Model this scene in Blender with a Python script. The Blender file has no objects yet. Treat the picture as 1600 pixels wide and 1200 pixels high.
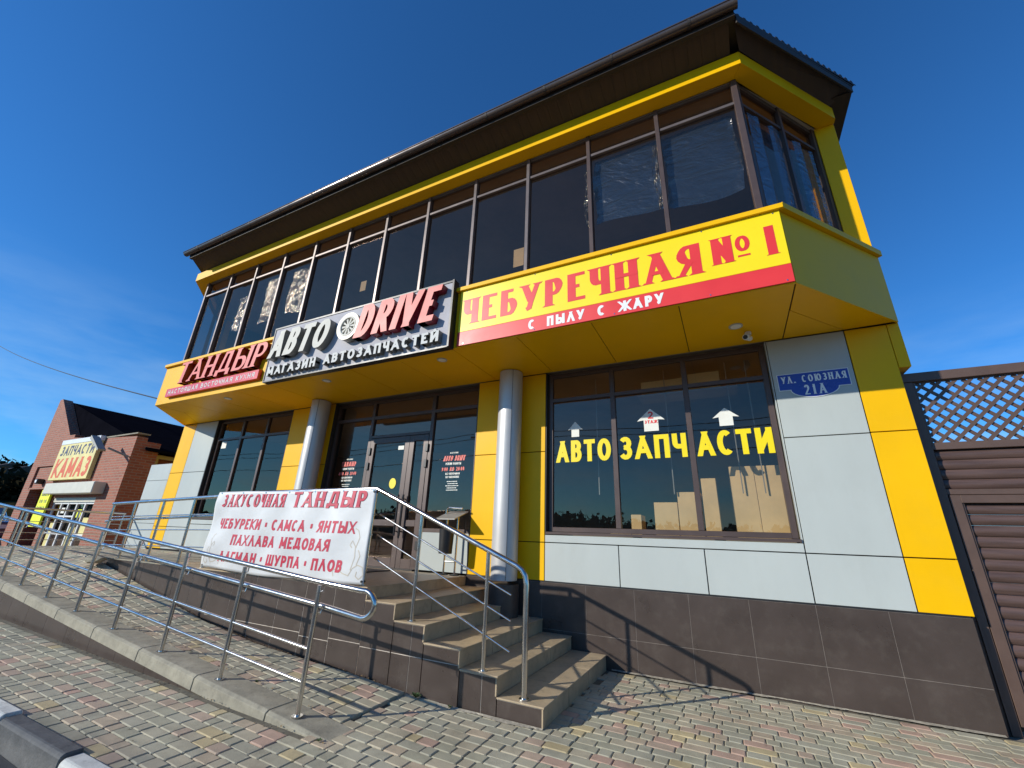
import bpy, bmesh, math, random
from mathutils import Matrix, Vector
random.seed(7)
R = math.radians
sc = bpy.context.scene
C = sc.collection

# ------------------------------------------------------------------ camera
M = [[0.89509341, 0.44446071, 0.03553114], [-0.12346319, 0.32363397, -0.93809269], [-0.42844443, 0.8352938, 0.34455717]]
right, down, fwd = [Vector(r).normalized() for r in M]
cam = bpy.data.cameras.new('camera'); cam.sensor_width = 36; cam.lens = 36 * 653.08 / 1600
cam.clip_start = .05; cam.clip_end = 3000
co = bpy.data.objects.new('camera', cam); C.objects.link(co)
rot = Matrix((right, -down, -fwd)).transposed()
co.matrix_world = Matrix.Translation((0, -5.6, 1.39)) @ rot.to_4x4()
sc.camera = co

# ------------------------------------------------------------------ light
SUN = Vector((-.91, -1.0, .575)).normalized()
EL = math.asin(SUN.z); AZ = math.atan2(SUN.x, SUN.y)
w = bpy.data.worlds.new('World'); sc.world = w; w.use_nodes = True
nt = w.node_tree; N = nt.nodes; Lk = nt.links
bg = N['Background']; bg.inputs[1].default_value = .14
sky = N.new('ShaderNodeTexSky'); sky.sky_type = 'NISHITA'; sky.sun_disc = False
sky.sun_elevation = EL; sky.sun_rotation = AZ % (2 * math.pi)
sky.air_density = 1.0; sky.dust_density = .15; sky.ozone_density = 3.5; sky.altitude = 200
# thin wisps of cloud low over the horizon
tc = N.new('ShaderNodeTexCoord'); mp = N.new('ShaderNodeMapping'); mp.inputs['Scale'].default_value = (1.6, 1.6, 6)
nz = N.new('ShaderNodeTexNoise'); nz.inputs['Scale'].default_value = 2.2; nz.inputs['Detail'].default_value = 7; nz.inputs['Roughness'].default_value = .55
cr = N.new('ShaderNodeValToRGB'); cr.color_ramp.elements[0].position = .43; cr.color_ramp.elements[1].position = .78
sep = N.new('ShaderNodeSeparateXYZ')
el = N.new('ShaderNodeValToRGB'); e = el.color_ramp.elements
e[0].position = .0; e[0].color = (1, 1, 1, 1); e[1].position = .42; e[1].color = (0, 0, 0, 1)
mm = N.new('ShaderNodeMath'); mm.operation = 'MULTIPLY'
m2 = N.new('ShaderNodeMath'); m2.operation = 'MULTIPLY'; m2.inputs[1].default_value = .75
mx = N.new('ShaderNodeMixRGB'); mx.inputs[2].default_value = (4.2, 5.6, 6.6, 1)
Lk.new(tc.outputs['Generated'], mp.inputs[0]); Lk.new(mp.outputs[0], nz.inputs[0]); Lk.new(nz.outputs[0], cr.inputs[0])
Lk.new(tc.outputs['Generated'], sep.inputs[0]); Lk.new(sep.outputs[2], el.inputs[0])
Lk.new(cr.outputs[0], mm.inputs[0]); Lk.new(el.outputs[0], mm.inputs[1]); Lk.new(mm.outputs[0], m2.inputs[0])
Lk.new(m2.outputs[0], mx.inputs[0]); hs = N.new('ShaderNodeMixRGB'); hs.blend_type = 'MULTIPLY'; hs.inputs[0].default_value = 1; hs.inputs[2].default_value = (.27, .73, 1.14, 1)
Lk.new(sky.outputs[0], hs.inputs[1]); Lk.new(hs.outputs[0], mx.inputs[1]); Lk.new(mx.outputs[0], bg.inputs[0])
sl = bpy.data.lights.new('sun', 'SUN'); sl.energy = 4.9; sl.angle = R(.53); sl.color = (1, .955, .86)
so = bpy.data.objects.new('sun', sl); C.objects.link(so)
so.rotation_euler = (-SUN).to_track_quat('-Z', 'Y').to_euler()
vs = sc.view_settings; vs.view_transform = 'Standard'; vs.look = 'None'; vs.gamma = 1; vs.use_curve_mapping = False; vs.exposure = 0.0
sc.cycles.max_bounces = 8; sc.cycles.transparent_max_bounces = 12

# ------------------------------------------------------------------ materials
def mat(name, col, rough=.6, metal=0., var=.12, scale=3., bump=0., bscale=30., spec=.5, coat=0., stretch=None, grime=0., gcol=(.10, .09, .07)):
    m = bpy.data.materials.new(name); m.use_nodes = True
    nt = m.node_tree; n = nt.nodes; l = nt.links; b = n['Principled BSDF']
    b.inputs['Base Color'].default_value = (*col, 1); b.inputs['Roughness'].default_value = rough
    b.inputs['Metallic'].default_value = metal; b.inputs['Specular IOR Level'].default_value = spec
    b.inputs['Coat Weight'].default_value = coat
    g = n.new('ShaderNodeNewGeometry'); mp = n.new('ShaderNodeMapping'); l.new(g.outputs['Position'], mp.inputs[0])
    if stretch: mp.inputs['Scale'].default_value = stretch
    last = None
    if var > 0:
        t = n.new('ShaderNodeTexNoise'); t.inputs['Scale'].default_value = scale; t.inputs['Detail'].default_value = 6; t.inputs['Roughness'].default_value = .6
        l.new(mp.outputs[0], t.inputs[0])
        r = n.new('ShaderNodeValToRGB'); r.color_ramp.elements[0].position = .3; r.color_ramp.elements[1].position = .7
        r.color_ramp.elements[0].color = (*[c * (1 - var) for c in col], 1); r.color_ramp.elements[1].color = (*[min(1, c * (1 + var)) for c in col], 1)
        l.new(t.outputs[0], r.inputs[0]); last = r.outputs[0]
        rr = n.new('ShaderNodeMapRange'); rr.inputs['To Min'].default_value = max(0, rough - .08); rr.inputs['To Max'].default_value = min(1, rough + .12)
        l.new(t.outputs[0], rr.inputs[0]); l.new(rr.outputs[0], b.inputs['Roughness'])
    if grime > 0:
        t2 = n.new('ShaderNodeTexNoise'); t2.inputs['Scale'].default_value = scale * 2.7; t2.inputs['Detail'].default_value = 9; t2.inputs['Roughness'].default_value = .7
        l.new(mp.outputs[0], t2.inputs[0])
        r2 = n.new('ShaderNodeValToRGB'); r2.color_ramp.elements[0].position = .5; r2.color_ramp.elements[1].position = .75
        r2.color_ramp.elements[1].color = (grime, grime, grime, 1); l.new(t2.outputs[0], r2.inputs[0])
        x = n.new('ShaderNodeMixRGB'); x.inputs[2].default_value = (*gcol, 1)
        if last: l.new(last, x.inputs[1])
        else: x.inputs[1].default_value = (*col, 1)
        l.new(r2.outputs[0], x.inputs[0]); last = x.outputs[0]
    if last: l.new(last, b.inputs['Base Color'])
    if bump > 0:
        t = n.new('ShaderNodeTexNoise'); t.inputs['Scale'].default_value = bscale; t.inputs['Detail'].default_value = 5
        l.new(mp.outputs[0], t.inputs[0]); bp = n.new('ShaderNodeBump'); bp.inputs['Strength'].default_value = bump; bp.inputs['Distance'].default_value = .01
        l.new(t.outputs[0], bp.inputs['Height']); l.new(bp.outputs[0], b.inputs['Normal'])
    return m

def glass(name, tint, refl=(.9, .95, 1.), rough=.0, ior=1.5, wave=.02):
    m = bpy.data.materials.new(name); m.use_nodes = True
    nt = m.node_tree; n = nt.nodes; l = nt.links; n.remove(n['Principled BSDF']); out = n['Material Output']
    tr = n.new('ShaderNodeBsdfTransparent'); tr.inputs[0].default_value = (*tint, 1)
    gl = n.new('ShaderNodeBsdfGlossy'); gl.inputs[0].default_value = (*refl, 1); gl.inputs['Roughness'].default_value = rough
    lw = n.new('ShaderNodeLayerWeight'); lw.inputs[0].default_value = .5
    pw = n.new('ShaderNodeMath'); pw.operation = 'POWER'; pw.inputs[1].default_value = 4.5; l.new(lw.outputs['Facing'], pw.inputs[0])
    fr = n.new('ShaderNodeMapRange'); fr.inputs['To Min'].default_value = ior; fr.inputs['To Max'].default_value = .9; l.new(pw.outputs[0], fr.inputs[0])
    mx = n.new('ShaderNodeMixShader'); l.new(fr.outputs[0], mx.inputs[0]); l.new(tr.outputs[0], mx.inputs[1]); l.new(gl.outputs[0], mx.inputs[2]); l.new(mx.outputs[0], out.inputs[0])
    g = n.new('ShaderNodeNewGeometry'); t = n.new('ShaderNodeTexNoise'); t.inputs['Scale'].default_value = 1.3; l.new(g.outputs['Position'], t.inputs[0])
    bp = n.new('ShaderNodeBump'); bp.inputs['Strength'].default_value = wave; bp.inputs['Distance'].default_value = .05; l.new(t.outputs[0], bp.inputs['Height']); l.new(bp.outputs[0], gl.inputs['Normal'])
    return m

def film(name, glint=False):
    m = bpy.data.materials.new(name); m.use_nodes = True
    nt = m.node_tree; n = nt.nodes; l = nt.links; n.remove(n['Principled BSDF']); out = n['Material Output']
    tr = n.new('ShaderNodeBsdfTransparent'); tr.inputs[0].default_value = (.5, .45, .4, 1) if glint else (.7, .76, .82, 1)
    gl = n.new('ShaderNodeBsdfGlossy'); gl.inputs[0].default_value = (1, .88, .68, 1) if glint else (.9, .95, 1, 1); gl.inputs['Roughness'].default_value = .13 if glint else .24
    df = n.new('ShaderNodeBsdfDiffuse'); df.inputs[0].default_value = (.30, .24, .16, 1) if glint else (.10, .135, .17, 1)
    a = n.new('ShaderNodeMixShader'); a.inputs[0].default_value = .22 if glint else .4; l.new(tr.outputs[0], a.inputs[1]); l.new(df.outputs[0], a.inputs[2])
    b = n.new('ShaderNodeMixShader'); b.inputs[0].default_value = .55 if glint else .2; l.new(a.outputs[0], b.inputs[1]); l.new(gl.outputs[0], b.inputs[2]); l.new(b.outputs[0], out.inputs[0])
    g = n.new('ShaderNodeNewGeometry'); mp = n.new('ShaderNodeMapping'); l.new(g.outputs['Position'], mp.inputs[0]); mp.inputs['Scale'].default_value = (1, 1, 1.6) if glint else (1, 1, 2.2); mp.inputs['Rotation'].default_value = (0, .5, 0)
    t = n.new('ShaderNodeTexNoise'); t.inputs['Scale'].default_value = 9 if glint else 2.6; t.inputs['Detail'].default_value = 3; t.inputs['Distortion'].default_value = 3.5 if glint else 2.5; l.new(mp.outputs[0], t.inputs[0])
    if glint:   # noise mask paints bright sun flares and dark gaps into the gloss
        h = n.new('ShaderNodeTexNoise'); h.inputs['Scale'].default_value = 7; h.inputs['Detail'].default_value = 5; l.new(mp.outputs[0], h.inputs[0])
        hr = n.new('ShaderNodeMapRange'); hr.inputs['From Min'].default_value = .42; hr.inputs['From Max'].default_value = .58; hr.inputs['To Min'].default_value = .08; hr.inputs['To Max'].default_value = .92; l.new(h.outputs[0], hr.inputs[0]); l.new(hr.outputs[0], b.inputs[0])
    bp = n.new('ShaderNodeBump'); bp.inputs['Strength'].default_value = .45 if glint else .42; bp.inputs['Distance'].default_value = .05; l.new(t.outputs[0], bp.inputs['Height']); l.new(bp.outputs[0], gl.inputs['Normal'])
    return m

YEL = mat('yellow_composite', (.84, .462, .0), .42, 0, .05, 1.2, .25, 1.4, spec=.22, grime=.10, gcol=(.5, .33, .05))
YELP = mat('yellow_print', (.88, .68, .0), .4, 0, .03, 1.5)
GREY = mat('pale_grey_composite', (.44, .475, .45), .42, .0, .05, 1.1, .25, 1.3, grime=.22, gcol=(.34, .35, .32), spec=.35, stretch=(1, 1, .45))
DARKJ = mat('dark_joint', (.025, .022, .02), .9, 0, 0)
FRAME = mat('brown_aluminium_frame', (.085, .058, .05), .38, .2, .1, 4)
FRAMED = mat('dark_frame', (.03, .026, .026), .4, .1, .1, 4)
MULL = mat('grey_brown_mullion', (.16, .13, .12), .35, .35, .08, 4)
GLU = glass('upper_tinted_glass', (.60, .58, .57), refl=(1, .68, .52), ior=.10)
GLL = glass('shop_glass', (.74, .73, .70), refl=(1, .70, .54), ior=.11)
TILE = mat('brown_plinth_tile', (.062, .046, .038), .28, 0, .18, 2.2, .05, 60, grime=.35, gcol=(.13, .11, .09))
MORT = mat('pale_mortar', (.55, .48, .40), .9, 0, .3, 9)
BEIGE = mat('beige_step_tile', (.43, .33, .205), .45, 0, .14, 4, .08, 60, grime=.5, gcol=(.13, .105, .075))
CONC = mat('kerb_concrete', (.30, .275, .205), .85, 0, .25, 5, .25, 70, grime=.6, gcol=(.12, .11, .085))
KW = mat('white_painted_kerb', (.62, .62, .56), .75, 0, .15, 7, .2, 70, grime=.7, gcol=(.25, .24, .2))
KB = mat('black_painted_kerb', (.095, .095, .09), .7, 0, .3, 7, .25, 60, grime=.7, gcol=(.18, .17, .16))
MORTD = mat('grey_brown_grout', (.20, .17, .145), .9, 0, .4, 6)
STEEL = mat('stainless_steel', (.62, .60, .56), .17, 1, .06, 9)
SILV = mat('silver_column_paint', (.52, .51, .49), .40, .35, .04, 2, grime=.1, gcol=(.4, .38, .33))
ROOFB = mat('dark_brown_metal', (.030, .021, .017), .6, 0, .15, 3)
GUT = mat('gutter_brown', (.10, .075, .065), .22, .4, .1, 3)
SOFW = mat('brown_eave_board', (.05, .028, .014), .55, 0, .25, 2, stretch=(8, 1, 1))
RED = mat('sign_red', (.66, .03, .03), .3, 0, .05, 3, coat=.3)
REDP = mat('print_red', (.72, .035, .035), .4, 0, .04, 3)
REDF = mat('pinkish_red_face', (.70, .155, .13), .45, 0, .06, 3, spec=.3)
DRED = mat('letter_side_dark_red', (.22, .006, .012), .35, 0, .08, 5)
WHT = mat('white_face', (.60, .60, .57), .6, 0, .04, 3, spec=.15)
GRYS = mat('letter_side_grey', (.20, .19, .16), .4, .2, .1, 5)
SILF = mat('silver_letter_face', (.62, .60, .53), .6, 0, .08, 5, spec=.15)
BOARD = mat('silver_sign_board', (.46, .45, .475), .75, 0, .12, 2, spec=.12)
BLK = mat('black_plastic', (.015, .015, .016), .4, 0, .1, 6)
CLOTH = mat('white_banner_vinyl', (.60, .61, .60), .45, 0, .06, 3, .35, 4, grime=.12, gcol=(.42, .40, .35))
BRED = mat('banner_red_print', (.50, .025, .06), .5, 0, .06, 6)
BGOLD = mat('banner_beige_ornament', (.50, .45, .36), .6, 0, .1, 6)
BDARK = mat('banner_letter_outline', (.18, .03, .04), .5, 0, .06, 6)
PLB = mat('blue_enamel_plate', (.015, .03, .30), .25, 0, .05, 4, coat=.4)
PLW = mat('white_enamel', (.80, .80, .78), .3, 0, .03, 4)
VYEL = mat('yellow_vinyl_letter', (.84, .66, .0), .4, 0, .03, 4)
GATE = mat('brown_gate_paint', (.115, .072, .055), .45, .1, .12, 5)
GATEP = mat('brown_blockhouse_plank', (.095, .058, .048), .42, 0, .3, 6, .06, 40, stretch=(.35, 1, 5), spec=.5)
ROOM = mat('dim_room_wall', (.30, .25, .20), .9, 0, .2, 1)
CEIL = mat('dim_ceiling', (.42, .36, .30), .9, 0, .2, 1)
TAN = mat('tan_board', (.80, .56, .27), .7, 0, .1, 4)
NAVYR = mat('black_roof_metal', (.006, .006, .009), 1., 0, .2, 2, spec=.0)
SAND = mat('pale_dust', (.33, .29, .22), .95, 0, .35, 25)
EARTH = mat('bounce_ground', (.26, .22, .16), .95, 0, .3, .4)  # ground made pale to bounce warm light onto soffit and chamfer
ASPH = mat('asphalt', (.05, .05, .05), .9, 0, .25, 6, .5, 120)
JOINT = mat('joint_sand', (.14, .125, .09), .95, 0, .35, 14, .3, 90)
LEAF = mat('leaf_green', (.05, .085, .02), .6, 0, .35, 9)
DRY = mat('dry_leaf', (.16, .10, .04), .8, 0, .4, 20)
HILLM = mat('hill_scrub', (.034, .030, .014), 1., 0, .6, .08, spec=0)
TREEM = mat('bare_wood_foliage', (.026, .022, .012), 1., 0, .5, .5, spec=0)
PAPER = mat('white_paper', (.75, .75, .68), .6, 0, .05, 5)
SHUT = mat('cream_shutter', (.62, .60, .50), .45, 0, .06, 4)
YNOTE = mat('bright_yellow_notice', (.85, .90, .02), .5, 0, .05, 5)
NAVY = mat('navy_print', (.02, .03, .10), .5, 0, .05, 5)
ORNG = mat('orange_red_print', (.66, .10, .02), .5, 0, .08, 5)
KYEL = mat('faded_yellow_sign', (.72, .62, .24), .5, 0, .12, 3)
GUTG = mat('grey_pipe', (.30, .29, .26), .5, .3, .1, 5)
CARM = mat('car_dark_grey', (.10, .10, .13), .25, .4, .05, 5, coat=.8)
PAV = []
for i, c in enumerate([(.250, .245, .190), (.225, .228, .185), (.27, .25, .19), (.285, .215, .17), (.33, .275, .15), (.29, .185, .15), (.215, .22, .17), (.285, .235, .175)]):
    PAV.append(mat('paver_stone', ((c[0] * .72 + .07) * 1.55, (c[1] * .72 + .067) * 1.46, (c[2] * .72 + .053) * 1.33), .72, 0, .22, 2.2, .22, 140, grime=.5, gcol=(.15, .14, .10)))

def brick_mat(name, a, b, mo, sc_=1.0):
    m = bpy.data.materials.new(name); m.use_nodes = True
    nt = m.node_tree; n = nt.nodes; l = nt.links; p = n['Principled BSDF']; p.inputs['Roughness'].default_value = .8
    g = n.new('ShaderNodeNewGeometry'); s = n.new('ShaderNodeSeparateXYZ'); l.new(g.outputs['Position'], s.inputs[0])
    ad = n.new('ShaderNodeMath'); ad.operation = 'ADD'; l.new(s.outputs[0], ad.inputs[0]); l.new(s.outputs[1], ad.inputs[1])
    cb = n.new('ShaderNodeCombineXYZ'); l.new(ad.outputs[0], cb.inputs[0]); l.new(s.outputs[2], cb.inputs[1])
    k = n.new('ShaderNodeTexBrick'); k.inputs['Scale'].default_value = sc_; k.inputs['Brick Width'].default_value = .26; k.inputs['Row Height'].default_value = .085
    k.inputs['Mortar Size'].default_value = .012; k.inputs['Color1'].default_value = (*a, 1); k.inputs['Color2'].default_value = (*b, 1); k.inputs['Mortar'].default_value = (*mo, 1)
    l.new(cb.outputs[0], k.inputs[0]); l.new(k.outputs[0], p.inputs[0])
    bp = n.new('ShaderNodeBump'); bp.inputs['Strength'].default_value = .6; bp.inputs['Distance'].default_value = .01; bp.invert = True
    l.new(k.outputs['Fac'], bp.inputs['Height']); l.new(bp.outputs[0], p.inputs['Normal'])
    return m
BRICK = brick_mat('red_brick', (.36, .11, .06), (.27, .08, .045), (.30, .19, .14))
BRICK_SHADE = brick_mat('shaded_red_brick', (.20, .045, .028), (.16, .036, .022), (.18, .09, .07))  # darker copy of the brick: shade of recess and side wall put into the colour

# ------------------------------------------------------------------ helpers
def tag(o, label=None, cat=None, group=None, kind=None):
    if label: o['label'] = label
    if cat: o['category'] = cat
    if group: o['group'] = group
    if kind: o['kind'] = kind
    return o
def thing(name, loc, label, cat, group=None):
    o = bpy.data.objects.new(name, None); o.empty_display_size = .2; C.objects.link(o); o.location = loc
    return tag(o, label, cat, group)
def rootloc(p):
    v = Vector((0, 0, 0))
    while p is not None: v += p.location; p = p.parent
    return v
class MB:
    def __init__(s): s.v = []; s.f = []; s.mi = []; s.m = 0
    def add(s, vs, fs):
        o = len(s.v); s.v += [tuple(v) for v in vs]; s.f += [tuple(i + o for i in f) for f in fs]; s.mi += [s.m] * len(fs); return s
    def box(s, x0, x1, y0, y1, z0, z1):
        v = [(x, y, z) for z in (z0, z1) for y in (y0, y1) for x in (x0, x1)]
        return s.add(v, [(0, 2, 3, 1), (4, 5, 7, 6), (0, 1, 5, 4), (2, 6, 7, 3), (0, 4, 6, 2), (1, 3, 7, 5)])
    def prism(s, poly, d0, d1):          # poly: 3-D points; extruded from +d0 to +d1 (vectors)
        n = len(poly); a = [Vector(p) + Vector(d0) for p in poly]; b = [Vector(p) + Vector(d1) for p in poly]
        return s.add(a + b, [tuple(range(n))[::-1], tuple(range(n, 2 * n))] + [(i, (i + 1) % n, (i + 1) % n + n, i + n) for i in range(n)])
    def tube(s, pts, r, n=10, cap=True):
        pts = [Vector(p) for p in pts]; rings = []
        up = Vector((0, 0, 1)); o = len(s.v); vs = []; prev = None
        for i, p in enumerate(pts):
            t = (pts[min(i + 1, len(pts) - 1)] - pts[max(i - 1, 0)]).normalized()
            if prev is None:
                a = t.cross(up)
                if a.length < .05: a = t.cross(Vector((0, 1, 0)))
                a.normalize()
            else:
                a = prev - t * prev.dot(t); a.normalize()
            prev = a; b = t.cross(a)
            rr = r[i] if isinstance(r, (list, tuple)) else r
            vs += [p + (a * math.cos(2 * math.pi * k / n) + b * math.sin(2 * math.pi * k / n)) * rr for k in range(n)]
        fs = [(i * n + k, i * n + (k + 1) % n, (i + 1) * n + (k + 1) % n, (i + 1) * n + k) for i in range(len(pts) - 1) for k in range(n)]
        if cap: fs += [tuple(range(n))[::-1], tuple(range((len(pts) - 1) * n, len(pts) * n))]
        return s.add(vs, fs)
    def disc(s, c, r, h, n=24):         # vertical cylinder
        return s.tube([c, (c[0], c[1], c[2] + h)], r, n)
    def build(s, name, m, parent=None, smooth=False, bevel=0):
        me = bpy.data.meshes.new(name); off = rootloc(parent)
        me.from_pydata([Vector(v) - off for v in s.v], [], s.f)
        ms = m if isinstance(m, (list, tuple)) else [m]
        for x in ms: me.materials.append(x)
        if len(ms) > 1: me.polygons.foreach_set('material_index', s.mi)
        bm = bmesh.new(); bm.from_mesh(me); bmesh.ops.recalc_face_normals(bm, faces=bm.faces)
        if bevel: bmesh.ops.bevel(bm, geom=bm.edges[:], offset=bevel, segments=1, affect='EDGES')
        bm.to_mesh(me); bm.free()
        if smooth:
            me.polygons.foreach_set('use_smooth', [True] * len(me.polygons))
            try: me.set_sharp_from_angle(angle=R(40))
            except Exception: pass
        o = bpy.data.objects.new(name, me); C.objects.link(o); o.parent = parent
        return o
def box(name, m, parent, x0, x1, y0, y1, z0, z1, bevel=0): return MB().box(x0, x1, y0, y1, z0, z1).build(name, m, parent, bevel=bevel)
def struct(o): o['kind'] = 'structure'; return o
def stuff(o, label=None, cat=None): o['kind'] = 'stuff'; return tag(o, label, cat)

# ------------------------------------------------------------------ lettering: stroke glyphs
def arc(cx, cy, rx, ry, a0, a1, n=9):
    return [(cx + rx * math.cos(R(a0 + (a1 - a0) * i / n)), cy + ry * math.sin(R(a0 + (a1 - a0) * i / n))) for i in range(n + 1)]
G = {}
def g(ch, w, *st): G[ch] = (w, st)
g('А', .72, [(0, 0), (.5, 1)], [(.5, 1), (1, 0)], [(.17, .30), (.83, .30)])
g('Б', .6, [(.92, 1), (0, 1), (0, 0), (.55, 0)] + arc(.55, .29, .45, .29, -90, 90) + [(0, .58)])
g('В', .6, [(0, 0), (0, 1), (.5, 1)] + arc(.5, .77, .42, .23, 90, -90)[1:] + [(0, .54)], [(.5, .54)] + arc(.55, .27, .45, .27, 90, -90) + [(0, 0)])
g('Г', .5, [(0, 0), (0, 1), (1, 1)])
g('Д', .78, [(.18, .12), (.34, 1), (.82, 1), (.82, .12)], [(0, -.14), (0, .1), (1, .1), (1, -.14)])
g('Е', .54, [(1, 1), (0, 1), (0, 0), (1, 0)], [(0, .52), (.85, .52)])
g('Ж', .95, [(.5, 0), (.5, 1)], [(0, 1), (.42, .5)], [(.42, .5), (0, 0)], [(1, 1), (.58, .5)], [(.58, .5), (1, 0)], [(.4, .5), (.6, .5)])
g('З', .56, arc(.45, .76, .5, .24, 150, -90) + [(.3, .52)], [(.4, .52)] + arc(.45, .27, .55, .27, 90, -155))
g('И', .66, [(0, 1), (0, 0)], [(0, .04), (1, .96)], [(1, 1), (1, 0)])
g('Й', .66, [(0, 1), (0, 0)], [(0, .04), (1, .96)], [(1, 1), (1, 0)], [(.25, 1.28), (.5, 1.17), (.75, 1.28)])
g('К', .64, [(0, 0), (0, 1)], [(.95, 1), (.1, .5)], [(.1, .5), (1, 0)])
g('Л', .70, [(0, 0), (.5, 1)], [(.5, 1), (1, 0)])
g('М', .82, [(0, 0), (.06, 1)], [(.06, 1), (.5, .15)], [(.5, .15), (.94, 1)], [(.94, 1), (1, 0)])
g('Н', .64, [(0, 0), (0, 1)], [(1, 0), (1, 1)], [(0, .5), (1, .5)])
g('О', .72, arc(.5, .5, .5, .5, 90, 450, 24))
g('П', .64, [(0, 0), (0, 1), (1, 1), (1, 0)])
g('Р', .58, [(0, 0), (0, 1), (.5, 1)] + arc(.5, .72, .5, .28, 90, -90)[1:] + [(0, .44)])
g('С', .66, arc(.52, .5, .52, .5, 50, 310, 18))
g('Т', .62, [(0, 1), (1, 1)], [(.5, 1), (.5, 0)])
g('У', .64, [(0, 1), (.5, .36)], [(1, 1), (.5, .3), (.36, .05), (.1, 0)])
g('Х', .66, [(0, 0), (1, 1)], [(0, 1), (1, 0)])
g('Ч', .58, [(0, 1), (0, .66)] + arc(.35, .66, .35, .22, 180, 270, 5)[1:] + [(1, .44)], [(1, 1), (1, 0)])
g('Ш', .92, [(0, 1), (0, 0), (1, 0), (1, 1)], [(.5, 1), (.5, 0)])
g('Щ', .96, [(0, 1), (0, 0), (.9, 0), (.9, 1)], [(.45, 1), (.45, 0)], [(.88, 0), (1, 0), (1, -.16)])
g('Ы', .84, [(0, 1), (0, 0), (.4, 0)] + arc(.4, .28, .3, .28, -90, 90) + [(0, .56)], [(1, 1), (1, 0)])
g('Ь', .56, [(0, 1), (0, 0), (.5, 0)] + arc(.5, .28, .5, .28, -90, 90) + [(0, .56)])
g('Э', .64, arc(.45, .5, .55, .5, 130, -130, 16), [(.3, .5), (.95, .5)])
g('Ю', .92, [(0, 0), (0, 1)], [(0, .5), (.3, .5)], arc(.66, .5, .34, .5, 90, 450, 20))
g('Я', .60, [(1, 0), (1, 1), (.5, 1)] + arc(.5, .73, .5, .27, 90, 270)[1:] + [(1, .46)], [(.6, .46), (0, 0)])
g('D', .64, [(0, 0), (0, 1), (.35, 1)] + arc(.35, .5, .65, .5, 90, -90, 12)[1:] + [(0, 0)])
g('R', .62, [(0, 0), (0, 1), (.5, 1)] + arc(.5, .74, .5, .26, 90, -90)[1:] + [(0, .48)], [(.45, .48), (1, 0)])
g('I', .16, [(.5, 0), (.5, 1)])
g('V', .68, [(0, 1), (.5, 0)], [(.5, 0), (1, 1)])
g('E', .54, [(1, 1), (0, 1), (0, 0), (1, 0)], [(0, .52), (.85, .52)])
g('0', .52, arc(.5, .5, .5, .5, 90, 450, 20))
g('1', .32, [(0, .74), (.62, 1), (.62, 0)])
g('2', .56, arc(.48, .7, .48, .3, 165, -30, 10) + [(0, 0), (1, 0)])
g('8', .54, arc(.5, .76, .42, .24, -90, 270, 16), arc(.5, .26, .5, .26, 90, 450, 16))
g('9', .54, arc(.5, .7, .5, .3, 0, 360, 16), [(1, .7), (.9, .25), (.3, 0)])
g('N', .7, [(0, 0), (0, 1)], [(0, .96), (1, .04)], [(1, 0), (1, 1)])
g('№', 1.15, [(0, 0), (0, 1)], [(0, .96), (.52, .04)], [(.52, 0), (.52, 1)], arc(.83, .58, .15, .26, 90, 450, 14), [(.68, .14), (.98, .14)])
g('•', .25, arc(.5, .5, .2, .08, 0, 360, 8))
g(':', .12, [(.5, .1), (.5, .24)], [(.5, .6), (.5, .74)])
g('.', .12, [(.5, 0), (.5, .13)])
g('-', .4, [(0, .5), (1, .5)])

def strip(path, wf):
    """offset outlines of a path (used for the thin scrolls)"""
    P = [Vector(p) for p in path]; n = len(P); L = []; Rr = []
    for i in range(n):
        d = (P[min(i + 1, n - 1)] - P[max(i - 1, 0)]).normalized(); nn = Vector((-d.y, d.x)) * wf(d); L.append(P[i] + nn); Rr.append(P[i] - nn)
    return L, Rr, False
def segs(path, wf):
    """one quad per segment, stretched at the joints so that corners fill"""
    P = []
    for p in path:
        if not P or (Vector(p) - P[-1]).length > 1e-6: P.append(Vector(p))
    closed = (P[0] - P[-1]).length < 1e-5; m = len(P) - 1; D = [(P[i + 1] - P[i]).normalized() for i in range(m)]; H = [wf(d) for d in D]; out = []
    for i in range(m):
        a = i - 1 if i > 0 else (m - 1 if closed else None); b = i + 1 if i < m - 1 else (0 if closed else None)
        def joint(j):
            if j is None: return H[i], 0
            c = max(-.99, min(1, D[i].dot(D[j]))); ang = math.acos(c)
            if ang > R(40): return H[i], min(H[j] * 1.0, H[j] * math.tan(min(ang, R(92)) / 2) + .0)
            return (H[i] + H[j]) / 2, (H[i] + H[j]) / 2 * math.tan(ang / 2)
        h0, e0 = joint(a); h1, e1 = joint(b); n_ = Vector((-D[i].y, D[i].x)); p0 = P[i] - D[i] * e0; p1 = P[i + 1] + D[i] * e1
        out.append([p0 + n_ * h0, p1 + n_ * h1, p1 - n_ * h1, p0 - n_ * h0])
    return out, closed

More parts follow.
